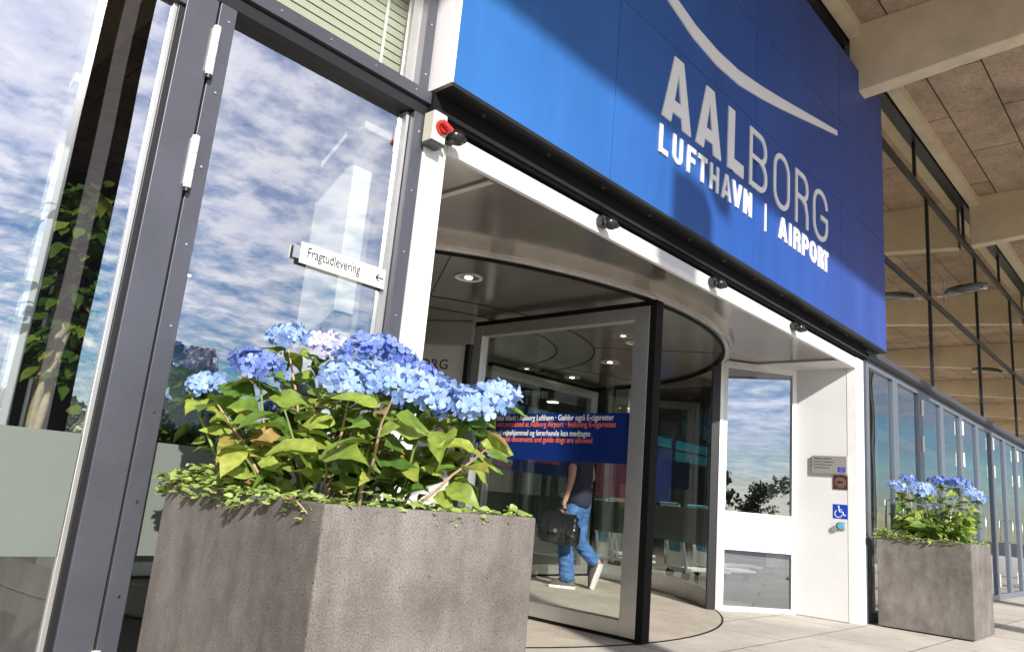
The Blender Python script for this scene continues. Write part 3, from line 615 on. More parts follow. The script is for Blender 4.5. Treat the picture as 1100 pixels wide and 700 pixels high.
word('name_lettering', [('A', 3.915, .385, .115), ('A', 4.365, .38, .115), ('L', 4.845, .265, .105), ('B', 5.215, .32, .045), ('O', 5.665, .325, .045), ('R', 6.115, .285, .045), ('G', 6.52, .355, .045)], 3.447, .50)
word('subtitle_lettering', [('L', 3.905, .105, .036), ('U', 4.075, .125, .036), ('F', 4.265, .115, .036), ('T', 4.415, .13, .036), ('H', 4.59, .13, .036), ('A', 4.765, .155, .04), ('V', 4.935, .16, .045), ('N', 5.13, .135, .043)], 3.18, .20)
word('divider_bar', [('|', 5.51, .02, .02)], 3.155, .235)
word('subtitle_lettering', [('A', 5.775, .17, .045), ('I', 5.99, .045, .042), ('R', 6.085, .135, .042), ('P', 6.27, .135, .042), ('O', 6.445, .145, .042), ('R', 6.635, .12, .042), ('T', 6.765, .12, .042)], 3.185, .20)
sw = [(2.9, 4.92), (3.25, 4.68), (3.6, 4.50), (3.95, 4.36), (4.3, 4.275), (4.65, 4.245), (5.0, 4.262), (5.4, 4.33), (5.8, 4.415), (6.25, 4.52), (6.7, 4.625), (7.14, 4.725)]
mb = MB(); ribbon(mb, sw, [.03, .05, .075, .10, .118, .125, .122, .112, .10, .085, .068, .05], 0); sp(mb, 'swoosh')

# ------------------------------------------------------------------ small fittings
sw_ = empty('isolator_switch', (2.12, 2.647, 2.575), label='cream box with red rotary isolator switch at top of left jamb', cat='switch')
mb = MB(); mb.box(-.042, .042, -.075, -.001, -.075, .075, M_['cream']); mb.build('housing', sw_, .005)
mb = MB(); mb.cyl((.008, -.076, .0), .036, -.012, M_['red'], 'Y', 20); mb.cyl((.008, -.088, 0), .028, -.016, M_['red'], 'Y', 20); mb.box(-.026, .042, -.128, -.104, -.010, .010, M_['red'], Matrix.Rotation(R(20), 4, 'Y')); mb.build('red_knob', sw_, .002)
mb = MB(); mb.box(-.04, .04, -.07, -.005, -.09, -.0755, M_['blackp']); mb.build('cable_gland', sw_)
labs = ['black dome sensor right beside the red isolator switch', 'second black dome sensor along the white header', 'third black dome sensor, below the right half of the sign', 'last black dome sensor at the right end of the header']
cam0 = None
for i, (x, z) in enumerate([(2.22, 2.575), (3.52, 2.572), (4.93, 2.572), (6.42, 2.572)]):
    if cam0 is None:
        T = empty('dome_sensor', (x, 2.648, z)); cam0 = T
        mb = MB(); mb.box(-.035, .035, -.045, -.001, -.025, .045, M_['blackp']); mb.build('bracket', T, .006)
        mb = MB(); mb.ball((.012, -.075, -.005), .045, M_['blackp'], (1.15, .9, .85), 20, 12); mb.build('dome', T)
        mb = MB(); mb.cyl((.03, -.105, -.02), .018, -.012, M_['blackp'], (-.0, 1, .5), 16, .013); mb.ball((.032, -.093, -.028), .008, M_['lamp']); mb.build('lens', T)
    else: T = copy_tree(cam0); T.location = (x, 2.648, z)
    tag(T, labs[i], 'sensor', 'black dome sensors under the sign')
for c in cam0.children:
    pass
# freight delivery sign
FS = empty('direction_sign', (1.803, 2.708, 1.806), label='white strip sign reading Fragtudlevering with a left arrow', cat='sign')
mb = MB(); mb.box(-.235, .225, -.012, -.006, -.045, .045, M_['white']); mb.build('sign_board', FS, .001)
text('Fragtudlevering', 'sign_text', .062, (-.205, -.0135, -.014), 0, M_['txtk'], FS, sx=.70)
mb = MB(); mb.box(.152, .196, -.0145, -.0125, -.0025, .0025, M_['txtk'])
for s_ in (1, -1): mb.box(0, .024, -.0150, -.0126, -.0025, .0025, M_['txtk'], Matrix.Translation((.152, 0, 0)) @ Matrix.Rotation(R(42*s_), 4, 'Y'))
mb.build('arrow', FS)
mb = MB(); mb.box(-.262, -.236, -.006, 0.002, -.028, .028, M_['steel']); mb.build('bracket', FS)
# plaques on the white side panel (facing -X)
def plq(name, lab, cat, y0, y1, z0, z1, m, th=.008, x=None):
    yc = (y0+y1)/2; xx = 8.078-(yc-2.752)*(.025/.548)-.001 if x is None else x
    e = empty(name, (xx, yc, (z0+z1)/2), R(-90)+.045, label=lab, cat=cat); w = abs(y1-y0)/2; h = (z1-z0)/2
    mb = MB(); mb.box(-w, w, -th, 0, -h, h, m); mb.build('plate', e, .001); return e, w, h, th
e, w, h, th = plq('grant_plaque', 'grey metal plaque with small blue flag on the white side panel', 'plaque', 2.745, 3.09, 1.425, 1.605, M_['plaque'], .035)
for k, (s_, q) in enumerate((('Aalborg Lufthavn', .026), ('Projektet er medfinansieret', .018), ('af den Europæiske Union', .018), ('Transeuropæiske net', .018))): text(s_, 'plaque_text', q, (-w+.02, -th-.001, h-.036-.03*k), 0, M_['txtk'], e)
mb = MB(); mb.box(w-.085, w-.015, -th-.002, -th, -h+.02, -h+.068, M_['wcblue'])
for k in range(12): mb.cyl((w-.05+.016*math.cos(k*math.pi/6), -th-.002, -h+.044+.016*math.sin(k*math.pi/6)), .0025, -.001, M_['euyel'], 'Y', 6)
mb.build('flag', e)
e, w, h, th = plq('award_plaque', 'square dark bronze plaque with round emblem below the grey one', 'plaque', 2.745, 2.885, 1.275, 1.41, M_['bronze'], .01)
mb = MB()
for r_, d_ in ((.055, .004), (.044, .006)):
    mb.cyl((0, -th, 0), r_, -d_, M_['bronze2'] if r_ > .05 else M_['bronze'], 'Y', 28)
mb.cyl((0, -th-.006, 0), .038, -.002, M_['bronze2'], 'Y', 24); mb.box(-.028, .028, -th-.010, -th-.0082, -.012, .012, M_['bronze']); mb.ball((0, -th-.008, .018), .010, M_['bronze'])
mb.build('emblem', e)
e, w, h, th = plq('accessibility_sign', 'blue square wheelchair symbol sign on the white side panel', 'sign', 2.748, 2.89, .985, 1.125, M_['wcblue'], .004)
mb = MB(); yy = -th-.0015
def fl(pts, wd):
    for (a, b) in zip(pts[:-1], pts[1:]): mb.tube([(a[0], yy, a[1]), (b[0], yy, b[1])], wd, M_['txtw'], 6)
mb.cyl((-.016, -th, .048), .009, -.0025, M_['txtw'], 'Y', 14)
fl([(-.014, .035), (-.011, -.003), (.022, -.003), (.038, -.040), (.052, -.034)], .0045); fl([(-.013, .018), (.016, .018)], .0038)
fl([(-.018+.036*math.cos(R(a_)), -.022+.036*math.sin(R(a_))) for a_ in range(115, 361, 15)], .0038)
mb.build('wheelchair_symbol', e)
e = empty('push_button', (8.070, 2.83, .91), R(-90)+.045, label='round light blue push button on square plate under wheelchair sign', cat='button')
mb = MB(); mb.box(-.01, .055, -.012, 0, -.035, .04, M_['plaque']); mb.cyl((-.04, 0, -.028), .03, -.02, M_['plaque'], 'Y', 20); mb.build('plate', e, .002)
mb = MB(); mb.cyl((.02, -.012, .004), .030, -.016, M_['ltblue'], 'Y', 24); mb.build('button', e, .003)
e = empty('sticker', (8.12, 2.647, 1.0), 0, label='small vertical blue lettered sticker on edge of right jamb', cat='sticker')
mb = MB(); mb.box(-.012, .012, -.001, 0, -.07, .07, M_['white']); mb.build('backing', e)
mb = MB()
for i in range(9): mb.box(-.006, .006, -.0018, -.0012, -.062+.0145*i, -.052+.0145*i, M_['ltblue'])
mb.build('blue_print', e)
# floodlights
fl0 = None
for i, (x, lab) in enumerate(((11.2, 'black floodlight on bracket at the first mullion right of the sign'), (17.06, 'black floodlight further right along the transom'), (22.92, 'farthest black floodlight on the transom'))):
    if fl0 is None:
        T = fl0 = empty('floodlight', (x, 2.60, 4.10))
        mb = MB(); mb.box(-.02, .02, -.12, 0, -.02, .02, M_['steel']); mb.box(-.015, .015, -.10, -.08, -.14, .26, M_['steel']); mb.build('bracket', T)
        mb = MB(); vs = []; prof = [(-.10, .05, .03), (-.16, .15, .05), (-.28, .18, .06), (-.50, .16, .05), (-.60, .08, .03)]
        for (y, hx, hz) in prof:
            for k in range(12): a_ = 2*math.pi*k/12; vs.append((hx*math.cos(a_), y, .02+hz*math.sin(a_)*(1 if math.sin(a_) > 0 else .6)+abs(y+.1)*.12))
        fs = [(j*12+k, j*12+(k+1) % 12, (j+1)*12+(k+1) % 12, (j+1)*12+k) for j in range(4) for k in range(12)]+[list(range(12)), list(range(48, 60))]
        mb.add(vs, fs, M_['blackp'], True); mb.build('lamp_head', T)
        mb = MB(); mb.ball((0, -.56, .03), .035, M_['lamp'], (.9, 1.3, .18)); mb.build('diffuser', T)
    else: T = copy_tree(fl0); T.location = (x, 2.60, 4.10)
    tag(T, lab, 'floodlight', 'floodlights along the facade transom')

# ------------------------------------------------------------------ planters
def planter(x, y, rz, w, d, h, lab):
    T = empty('planter', (x, y, 0), rz, label=lab, cat='planter', group='concrete planters by the entrance')
    t = .035
    mb = MB(); n0 = [(0, 0), (w, 0), (w, d), (0, d)]; n1_ = [(t, t), (w-t, t), (w-t, d-t), (t, d-t)]
    vs = [(*p, .012) for p in n0]+[(*p, h) for p in n0]+[(*p, h) for p in n1_]+[(*p, h-.06) for p in n1_]
    fs = [(3, 2, 1, 0)]
    for i in range(4): j = (i+1) % 4; fs += [(i, j, 4+j, 4+i), (4+i, 4+j, 8+j, 8+i), (8+i, 8+j, 12+j, 12+i)]
    mb.add(vs, fs, M_['planter']); mb.build('box', T, .006)
    mb = MB(); mb.box(t, w-t, t, d-t, h-.09, h-.05, M_['soil']); mb.build('soil', T)
    mb = MB()
    for px_ in (.12, w-.12):
        for py_ in (.12, d-.12): mb.box(px_-.05, px_+.05, py_-.05, py_+.05, 0, .0115, M_['rubber'])
    mb.build('feet', T)
    return T
P1 = planter(1.039, 1.51, R(-3.6), .70, .975, .85, 'large grey concrete planter in the left foreground')
P2 = planter(8.262, 1.712, R(1.0), .90, .82, .855, 'grey concrete planter at the right end of the entrance')

def leaf_faces(mb, p, d, n, L_, Wd, m, curl=.25, fold=.18):
    """pointed oval leaf from base p along d, normal n"""
    d = d.normalized(); n = (n-d*n.dot(d)).normalized(); s_ = d.cross(n)
    prof = [(0, .05), (.08, .36), (.18, .68), (.22, .70), (.34, .98), (.38, .93), (.52, .98), (.56, .88), (.70, .74), (.74, .62), (.87, .32), (1, .02)] if L_ > .06 else [(0, .05), (.2, .7), (.42, 1.0), (.68, .7), (1, .02)]
    vs = []; bend = rnd.uniform(-.18, .18); wv = rnd.uniform(.03, .11); ph = rnd.uniform(0, 6)
    for (t_, w_) in prof:
        c = p+d*(t_*L_)-n*(curl*L_*t_*t_)+s_*(bend*L_*t_*t_)
        for q in (-1, -.5, 0, .5, 1):
            jw = Wd/2*w_*q*(1+rnd.uniform(-.05, .05)); vs.append(c-s_*jw+n*(fold*abs(jw)*(2-abs(q)))+n*(wv*Wd*abs(q)*math.sin(t_*9+ph+q)))
    fs = []
    for i in range(len(prof)-1):
        for k in range(4): a = i*5+k; fs.append((a, a+1, a+6, a+5))
    mb.add(vs, fs, m, True)
def rv(z=1.0): return Vector((rnd.gauss(0, 1), rnd.gauss(0, 1), rnd.gauss(0, 1)*z)).normalized()
def flower_head(center, rad, m, nrm, n=46):
    mb = MB(); nrm = nrm.normalized(); a = nrm.orthogonal().normalized(); b = nrm.cross(a)
    for i in range(n):
        t_ = (i+.5)/n; th = math.acos(1-1.05*t_); ph = i*2.399+rnd.uniform(-.25, .25)
        dr = nrm*math.cos(th)+(a*math.cos(ph)+b*math.sin(ph))*math.sin(th)
        off = (nrm*math.cos(th)*.62+(a*math.cos(ph)+b*math.sin(ph))*math.sin(th))*rad
        c = Vector(center)+off*rnd.uniform(.68, 1.16); fn = (dr+rv()*.5).normalized(); u = fn.orthogonal().normalized(); v = fn.cross(u); r0_ = rnd.uniform(0, 6.28)
        pr = rnd.uniform(.0165, .0245)
        vs = [c]; fs = []
        for q in range(4):
            an = r0_+q*math.pi/2; e1 = u*math.cos(an)+v*math.sin(an); e2 = -u*math.sin(an)+v*math.cos(an); cup = rnd.uniform(.05, .3)
            o = len(vs)
            vs += [c+e1*pr*.45-e2*pr*.40+fn*pr*.04, c+e1*pr*.95-e2*pr*.52+fn*pr*cup, c+e1*pr*1.22+fn*pr*cup*1.1, c+e1*pr*.95+e2*pr*.52+fn*pr*cup, c+e1*pr*.45+e2*pr*.40+fn*pr*.04]
            fs += [(0, o, o+1, o+2), (0, o+2, o+3, o+4)]
        mb.add(vs, fs, m, False)
    return mb
def hydrangea(T0, w, d, h, heads, nst, nleaf, lab, seed):
    global rnd; rnd = random.Random(seed)
    E_ = empty('hydrangea_bush', T0.location, T0.rotation_euler.z, label=lab, cat='flowering shrub', group='blue hydrangeas in the planters')
    E_.location.z = h-.05
    stems = []
    for (x, y, z, r_, mk) in heads: stems.append(((x, y, z), True))
    for i in range(nst): stems.append(((rnd.uniform(-.02, w+.02), rnd.uniform(.0, d), rnd.uniform(.18, .36)), False))
    lf = MB(); lfd = MB()
    for (tx, ty, tz), fl_ in stems:
        bx_ = w/2+(tx-w/2)*.55+rnd.uniform(-.05, .05); by_ = d/2+(ty-d/2)*.55+rnd.uniform(-.05, .05)
        pts = []
        for k in range(7):
            t_ = k/6; pts.append(Vector((bx_+(tx-bx_)*t_**1.3+rnd.uniform(-.006, .006), by_+(ty-by_)*t_**1.3+rnd.uniform(-.006, .006), -.02+(tz+.02)*t_)))
        mb = MB(); mb.tube(pts, [.0075-.0008*k for k in range(7)], M_['stem'] if rnd.random() < .6 else M_['stem_g'], 6); mb.build('stem', E_)
        # paired leaves up the stem
        nl = nleaf; ph = rnd.uniform(0, 3)
        for q in range(nl):
            t_ = .40+.57*(q+rnd.random()*.6)/nl; idx = min(int(t_*6), 5); p = pts[idx].lerp(pts[idx+1], t_*6-idx); ph += 1.57+rnd.uniform(-.3, .3)
            for s_ in (0, math.pi):
                if rnd.random() < .12: continue
                out = Vector((math.cos(ph+s_), math.sin(ph+s_), rnd.uniform(-.15, .55))); L_ = rnd.choice((.06, .085, .1, .115, .135))*rnd.uniform(.85, 1.12)*(1.0 if t_ > .5 else .85)
                pet = p+out.normalized()*.025; nn = Vector((rnd.uniform(-.9, .3), rnd.uniform(-1.0, .25), .8))
                leaf_faces(lf if rnd.random() < .8 else lfd, pet, out, nn, L_, L_*rnd.uniform(.52, .74), M_['leaf'] if rnd.random() < .8 else M_['leafd'], rnd.uniform(.1, .75), rnd.uniform(.12, .5))
        if fl_:
            for q in range(3):
                a_ = rnd.uniform(0, 6.28); out = Vector((math.cos(a_), math.sin(a_), rnd.uniform(-.3, .2))); leaf_faces(lf, Vector((tx, ty, tz-.045)), out, Vector((0, 0, 1)), rnd.uniform(.09, .13), .07, M_['leaf'], .35)
    lf.v and lf.build('foliage', E_, -1); lfd.v and lfd.build('foliage', E_, -1)
    for (x, y, z, r_, mk) in heads:
        nr = Vector((rnd.uniform(-.35, .05), rnd.uniform(-.45, 0), 1)); n_ = int(30+ (r_/.1)**2*34)
        o = flower_head((x, y, z), r_, M_[mk], nr, n_).build('flower_head', E_, -1)
        if mk == 'petalw': o['label'] = 'pale mauve flower head'
        elif mk == 'petald': o['label'] = 'deep blue flower head'
    return E_
def ivy(T0, w, d, h, n, lab, seed, front=1.0):
    global rnd; rnd = random.Random(seed)
    E_ = empty('ground_cover_plant', T0.location, T0.rotation_euler.z, label=lab, cat='ground cover', group='pale green creepers in the planters'); E_.location.z = h
    mb = MB(); st = MB()
    for i in range(n):
        if rnd.random() < .88:
            sd_ = rnd.random()
            if sd_ < .72: x, y = rnd.uniform(-.02, .13), .02+(d+.01)*rnd.random()**.55
            elif sd_ < .92: x, y = rnd.uniform(.02, w), rnd.uniform(.01, .09)
            else: x, y = rnd.uniform(0, w), rnd.uniform(d-.09, d+.02)
        else: x, y = rnd.uniform(.03, w-.03), rnd.uniform(.03, d-.03)
        c = .5+.5*math.sin(y*9+1+x*7); z = rnd.uniform(-.045, .008+(.075*c*(y/d) if x < .14 else .03*c))
        if x < 0 or y < 0: z = rnd.uniform(-.03, .03)
        a_ = rnd.uniform(0, 6.28); L_ = rnd.uniform(.022, .042)
        # lobed leaf: three small leaflets
        nn = Vector((rnd.uniform(-.6, .3), rnd.uniform(-.7, .3), 1)); p = Vector((x, y, z))
        for da, sc in ((0, 1), (.9, .8), (-.9, .8)):
            leaf_faces(mb, p, Vector((math.cos(a_+da), math.sin(a_+da), rnd.uniform(-.2, .4))), nn, L_*sc, L_*.75*sc, M_['ivy'], .2)
    mb.build('foliage', E_, -1)
    for k in range(14):
        y = rnd.uniform(.03, d*.9); x = rnd.uniform(0, .08); st.tube([(x, y, -.03), (x-.02, y+.04, .005), (x-.02, y+.1, -.005)], .002, M_['stem'], 5)
    # a sprig that hangs over the sunlit side
    st.tube([(.02, d*.43, -.005), (-.016, d*.43, .002), (-.022, d*.42, -.02), (-.02, d*.41, -.032)], .0015, M_['stem'], 5)
    st.build('runner', E_)
    mb = MB()
    for k in range(9):
        leaf_faces(mb, Vector((-.022+rnd.uniform(-.012, .0), d*.42+rnd.uniform(-.015, .015), -.022+rnd.uniform(-.012, .012))), rv(), Vector((-1, -.3, .6)), .024, .018, M_['ivy'], .2)
    mb.build('hanging_sprig', E_, -1)
    return E_
HEADS1 = [(0.054, 0.931, 0.372, 0.055, 'petal'), (0.129, 0.736, 0.43, 0.085, 'petald'), (0.23, 0.767, 0.558, 0.06, 'petal'), (0.369, 0.742, 0.552, 0.08, 'petalw'), (0.426, 0.574, 0.525, 0.1, 'petald'), (0.347, 0.862, 0.397, 0.05, 'petalw'), (0.514, 0.537, 0.523, 0.07, 'petald'), (0.276, 0.405, 0.397, 0.1, 'petal'), (0.368, 0.309, 0.402, 0.09, 'petal'), (0.435, 0.214, 0.353, 0.11, 'petal'), (0.538, 0.154, 0.345, 0.1, 'petal'), (0.646, 0.174, 0.39, 0.08, 'petal'), (0.565, 0.463, 0.464, 0.07, 'petald'), (0.312, 0.911, 0.328, 0.05, 'petald')]
HEADS2 = [(0.395, 0.714, 0.542, 0.1, 'petal'), (0.359, 0.487, 0.525, 0.12, 'petal'), (0.748, 0.229, 0.631, 0.11, 'petald'), (0.389, 0.034, 0.5, 0.11, 'petal'), (0.793, 0.428, 0.643, 0.09, 'petald'), (0.712, 0.703, 0.652, 0.08, 'petald'), (0.674, 0.479, 0.375, 0.06, 'petal')]
hydrangea(P1, .70, .975, .85, HEADS1, 18, 8, 'large blue hydrangea bush growing in the foreground planter', 11)
hydrangea(P2, .90, .82, .855, HEADS2, 28, 9, 'smaller looking blue hydrangea bush in the planter at the right', 23)
ivy(P1, .70, .975, .85, 900, 'pale green creeper around the rim of the foreground planter', 5)
ivy(P2, .90, .82, .855, 700, 'pale green creeper around the rim of the right planter', 6)

# ------------------------------------------------------------------ person with briefcase
def skin_body(name, verts, edges, radii, m, parent, root=0, sub=2, mod=None):
    me = bpy.data.meshes.new(name); me.from_pydata([tuple(v) for v in verts], edges, []); o = bpy.data.objects.new(name, me); COL.objects.link(o); o.parent = parent
    s_ = o.modifiers.new('skin', 'SKIN'); s_.use_smooth_shade = True; s_.branch_smoothing = .3
    for i, r_ in enumerate(radii):
        me.skin_vertices[0].data[i].radius = r_ if isinstance(r_, tuple) else (r_, r_)
        me.skin_vertices[0].data[i].use_root = (i == root)
    ss = o.modifiers.new('subsurf', 'SUBSURF'); ss.levels = sub; ss.render_levels = sub
    me.materials.append(m)
    dg = bpy.context.evaluated_depsgraph_get(); dg.update(); nm = bpy.data.meshes.new_from_object(o.evaluated_get(dg)); o.modifiers.clear(); o.data = nm; nm.name = name
    if mod:
        from mathutils import noise
        amp, fx, fz = mod; nm.update(); ns = [v.normal.copy() for v in nm.vertices]
        for v, n_ in zip(nm.vertices, ns):
            c = v.co; k = 1-abs(noise.noise(Vector((c.x*fx, c.y*fx, c.z*fz+c.x*8))))*2.2; v.co = c+n_*amp*(k-.4)
    return o
# local frame: +y heading, x to the person's right, z up
PE = empty('person', (6.93, 5.26, 0), R(12), label='person in navy shirt and blue jeans walking through the revolving door, carrying a black bag', cat='person')
bodyv = [(0, 0, .93), (0, .0, 1.08), (0, .0, 1.25), (0, .01, 1.42), (0, .02, 1.50), (0, .035, 1.58), (0, .05, 1.66), (0, .055, 1.735),
         (-.19, .0, 1.425), (-.245, -.02, 1.16), (-.265, .03, .93), (-.27, .05, .86),
         (.19, .0, 1.425), (.30, -.03, 1.17), (.27, .14, 1.30), (.26, .18, 1.33),
         (-.08, .01, .80), (-.10, .09, .50), (-.10, .03, .10), (.08, .0, .80), (.12, .03, .50), (.16, -.24, .27)]
bode = [(0, 1), (1, 2), (2, 3), (3, 4), (4, 5), (5, 6), (6, 7), (3, 8), (8, 9), (9, 10), (10, 11), (3, 12), (12, 13), (13, 14), (14, 15), (0, 16), (16, 17), (17, 18), (0, 19), (19, 20), (20, 21)]
bodr = [.095, .10, .11, .10, .055, .058, (.082, .095), (.06, .07), .055, .042, .028, .030, .055, .042, .028, .028, .065, .05, .036, .065, .05, .036]
skin_body('body', bodyv, bode, bodr, M_['skin'], PE)
# clothes: shirt and trousers follow the body
skin_body('shirt', [(0, 0, .80), (0, 0, 1.05), (0, 0, 1.25), (0, .01, 1.40), (0, .02, 1.475), (-.185, 0, 1.42), (-.232, -.012, 1.27), (.185, 0, 1.42), (.235, .01, 1.27)], [(0, 1), (1, 2), (2, 3), (3, 4), (3, 5), (5, 6), (3, 7), (7, 8)], [.165, .158, .160, .135, .07, .082, .078, .082, .078], M_['shirt'], PE, 0, 4, (.010, 8, 11))
skin_body('jeans', [(0, 0, 1.0), (0, 0, .90), (-.09, .01, .84), (-.10, .06, .66), (-.10, .085, .50), (-.10, .05, .28), (-.10, .02, .05), (.09, .0, .84), (.11, .02, .66), (.12, .02, .50), (.14, -.11, .36), (.162, -.22, .255)],
          [(0, 1), (1, 2), (2, 3), (3, 4), (4, 5), (5, 6), (1, 7), (7, 8), (8, 9), (9, 10), (10, 11)], [.14, .145, .115, .102, .090, .086, .088, .115, .102, .088, .080, .074], M_['jeans'], PE, 0, 4, (.011, 9, 22))
mb = MB(); mb.ball((0, .045, 1.70), .108, M_['hair'], (.86, 1.0, 1.0), 18, 12); mb.build('hair', PE)
# face
mb = MB(); mb.ball((0, .155, 1.655), .016, M_['skin'], (.8, 1.2, 1.2)); mb.ball((-.088, .06, 1.66), .022, M_['skin'], (.4, .8, 1.3)); mb.ball((.088, .06, 1.66), .022, M_['skin'], (.4, .8, 1.3)); mb.build('nose_and_ears', PE)
mb = MB(); mb.ball((-.032, .138, 1.675), .012, M_['txtw']); mb.ball((.032, .138, 1.675), .012, M_['txtw']); mb.ball((-.032, .148, 1.675), .006, M_['txtk']); mb.ball((.032, .148, 1.675), .006, M_['txtk']); mb.build('eyes', PE)
# hands: palm and five fingers
def hand(parent, wr, dirv, side, curl):
    dirv = Vector(dirv).normalized(); pn = Vector((side, 0, 0)); pn = (pn-dirv*pn.dot(dirv)).normalized(); ac = dirv.cross(pn)
    wr = Vector(wr); v = [wr, wr+dirv*.05, wr+dirv*.085]; e = [(0, 1), (1, 2)]; r_ = [.024, (.038, .018), (.038, .016)]
    for k in range(4):
        b = wr+dirv*.08+ac*(-.027+.018*k); L_ = (.06, .07, .066, .052)[k]; i0 = len(v)
        p1 = b+dirv*L_*.45; p2 = p1+(dirv*.5-pn*curl).normalized()*L_*.35; p3 = p2+(-pn*curl-dirv*.4*curl).normalized()*L_*.3
        v += [b, p1, p2, p3]; e += [(1, i0), (i0, i0+1), (i0+1, i0+2), (i0+2, i0+3)]; r_ += [.010, .0095, .009, .0075]
    i0 = len(v); b = wr+dirv*.03-ac*.03; v += [b, b-ac*.02+dirv*.03, b-ac*.012+dirv*.055-pn*.015]; e += [(0, i0), (i0, i0+1), (i0+1, i0+2)]; r_ += [.013, .011, .009]
    return skin_body('hand', v, e, r_, M_['skin'], parent, 0, 1)
hand(PE, (-.27, .05, .875), (0, .05, -1), -1, 1.0)
hand(PE, (.26, .175, 1.325), (-.2, .6, .6), 1, .6)
mb = MB(); mb.arc((-.268, .043), .030, .035, 0, 6.283, .895, .912, M_['steel'], 16); mb.build('wristwatch', PE)
def shoe(T, parent):
    mb = MB(); out = [(-.042, -.12), (.042, -.12), (.05, -.03), (.054, .08), (.042, .15), (.0, .175), (-.036, .15), (-.046, .06), (-.044, -.03)]
    mb.prism([(x*1.05, y*1.03) for x, y in out], 0, .028, M_['shoew'], T); sh = mb.build('shoe', parent, .004)
    mb = MB(); vs = []; n = len(out)
    for z, sc, dy, hz in ((.0285, 1, 0, 0), (.055, .95, -.004, 0), (.085, .72, -.03, .0), (.105, .52, -.05, .0)): vs += [T @ Vector((x*sc, y*sc+dy, z)) for x, y in out]
    fs = [(j*n+i, j*n+(i+1) % n, (j+1)*n+(i+1) % n, (j+1)*n+i) for j in range(3) for i in range(n)]+[list(range(3*n, 4*n))]
    mb.add(vs, fs, M_['shoe'], True); mb.build('upper', sh)
shoe(Matrix.Translation((-.10, .06, .0045)) @ Matrix.Rotation(R(22), 4, 'Z'), PE)
shoe(Matrix.Translation((.17, -.215, .156)) @ Matrix.Rotation(R(-72), 4, 'X') @ Matrix.Rotation(R(4), 4, 'Z'), PE)
# briefcase, held in the left hand
BC = empty('briefcase', (6.93, 5.26, 0), R(12), label='shiny black leather briefcase held in the walking person\'s left hand', cat='briefcase')
Tb = Matrix.Translation((-.30, .06, .47)) @ Matrix.Rotation(R(4), 4, 'X')
from mathutils import noise as _nz
def soft_box(hx, hy, h, m, n=14):
    mb = MB(); vs = []; ring = 28
    for j in range(n+1):
        t_ = j/n; z = h*t_; sx = hx*(1.0-.50*max(0, t_-.62)/.38)*(1-.12*(1-t_)**6); sy = hy*(1-.10*max(0, t_-.6)/.4)
        for i in range(ring):
            a = 2*math.pi*i/ring; ca, sa = math.cos(a), math.sin(a); q = (abs(ca)**5+abs(sa)**5)**(-.2)
            p = Vector((ca*q*sx, sa*q*sy, z)); k = 1-abs(_nz.noise(Vector((p.x*14, p.y*9, p.z*12))))*2.4
            vs.append(p+Vector((ca, sa, 0))*.014*(k-.4)+Vector((0, 0, .012*_nz.noise(p*7))))
    fs = [(j*ring+i, j*ring+(i+1) % ring, (j+1)*ring+(i+1) % ring, (j+1)*ring+i) for j in range(n) for i in range(ring)]+[list(range(ring))[::-1], list(range(n*ring, (n+1)*ring))]
    mb.add([Tb @ v for v in vs], fs, m, True); return mb
soft_box(.085, .205, .305, M_['leather']).build('case', BC)
mb = MB()
for j in range(9):
    pass
vs = []; prof = [(.02, .312), (-.03, .325), (-.062, .30), (-.088, .25), (-.102, .19), (-.104, .135), (-.098, .105)]
for (x_, z_) in prof:
    for i in range(13):
        y_ = -.19+.38*i/12; e_ = 1-abs(y_/.19)**6*.35; vs.append(Tb @ Vector((x_*(.92+.08*e_)+.008*_nz.noise(Vector((x_*20, y_*16, z_*20))), y_*(1-.06*(z_ < .14)), z_+.012*_nz.noise(Vector((y_*9, 1, z_*5))))))
fs = [(j*13+i, j*13+i+1, (j+1)*13+i+1, (j+1)*13+i) for j in range(6) for i in range(12)]
mb.add(vs, fs, M_['leather'], True); mb.build('flap', BC)
mb = MB(); mb.box(-.118, -.106, -.022, .022, .115, .155, M_['steel'], Tb); mb.build('clasp', BC, .002)
for yy_ in (-.11, .11): mb = MB(); mb.box(-.113, -.105, yy_-.012, yy_+.012, .07, .24, M_['leather'], Tb); mb.build('strap', BC)
mb = MB(); mb.tube([Tb @ Vector((0, y_, z_)) for y_, z_ in ((-.07, .30), (-.065, .345), (-.03, .368), (.03, .368), (.065, .345), (.07, .30))], .009, M_['leather'], 8); mb.build('handle', BC)
for k in range(3): mb = MB(); mb.box(-.05+.04*k, -.042+.04*k, -.222, -.206, .02, .20, M_['leather'], Tb); mb.build('gusset_fold', BC)

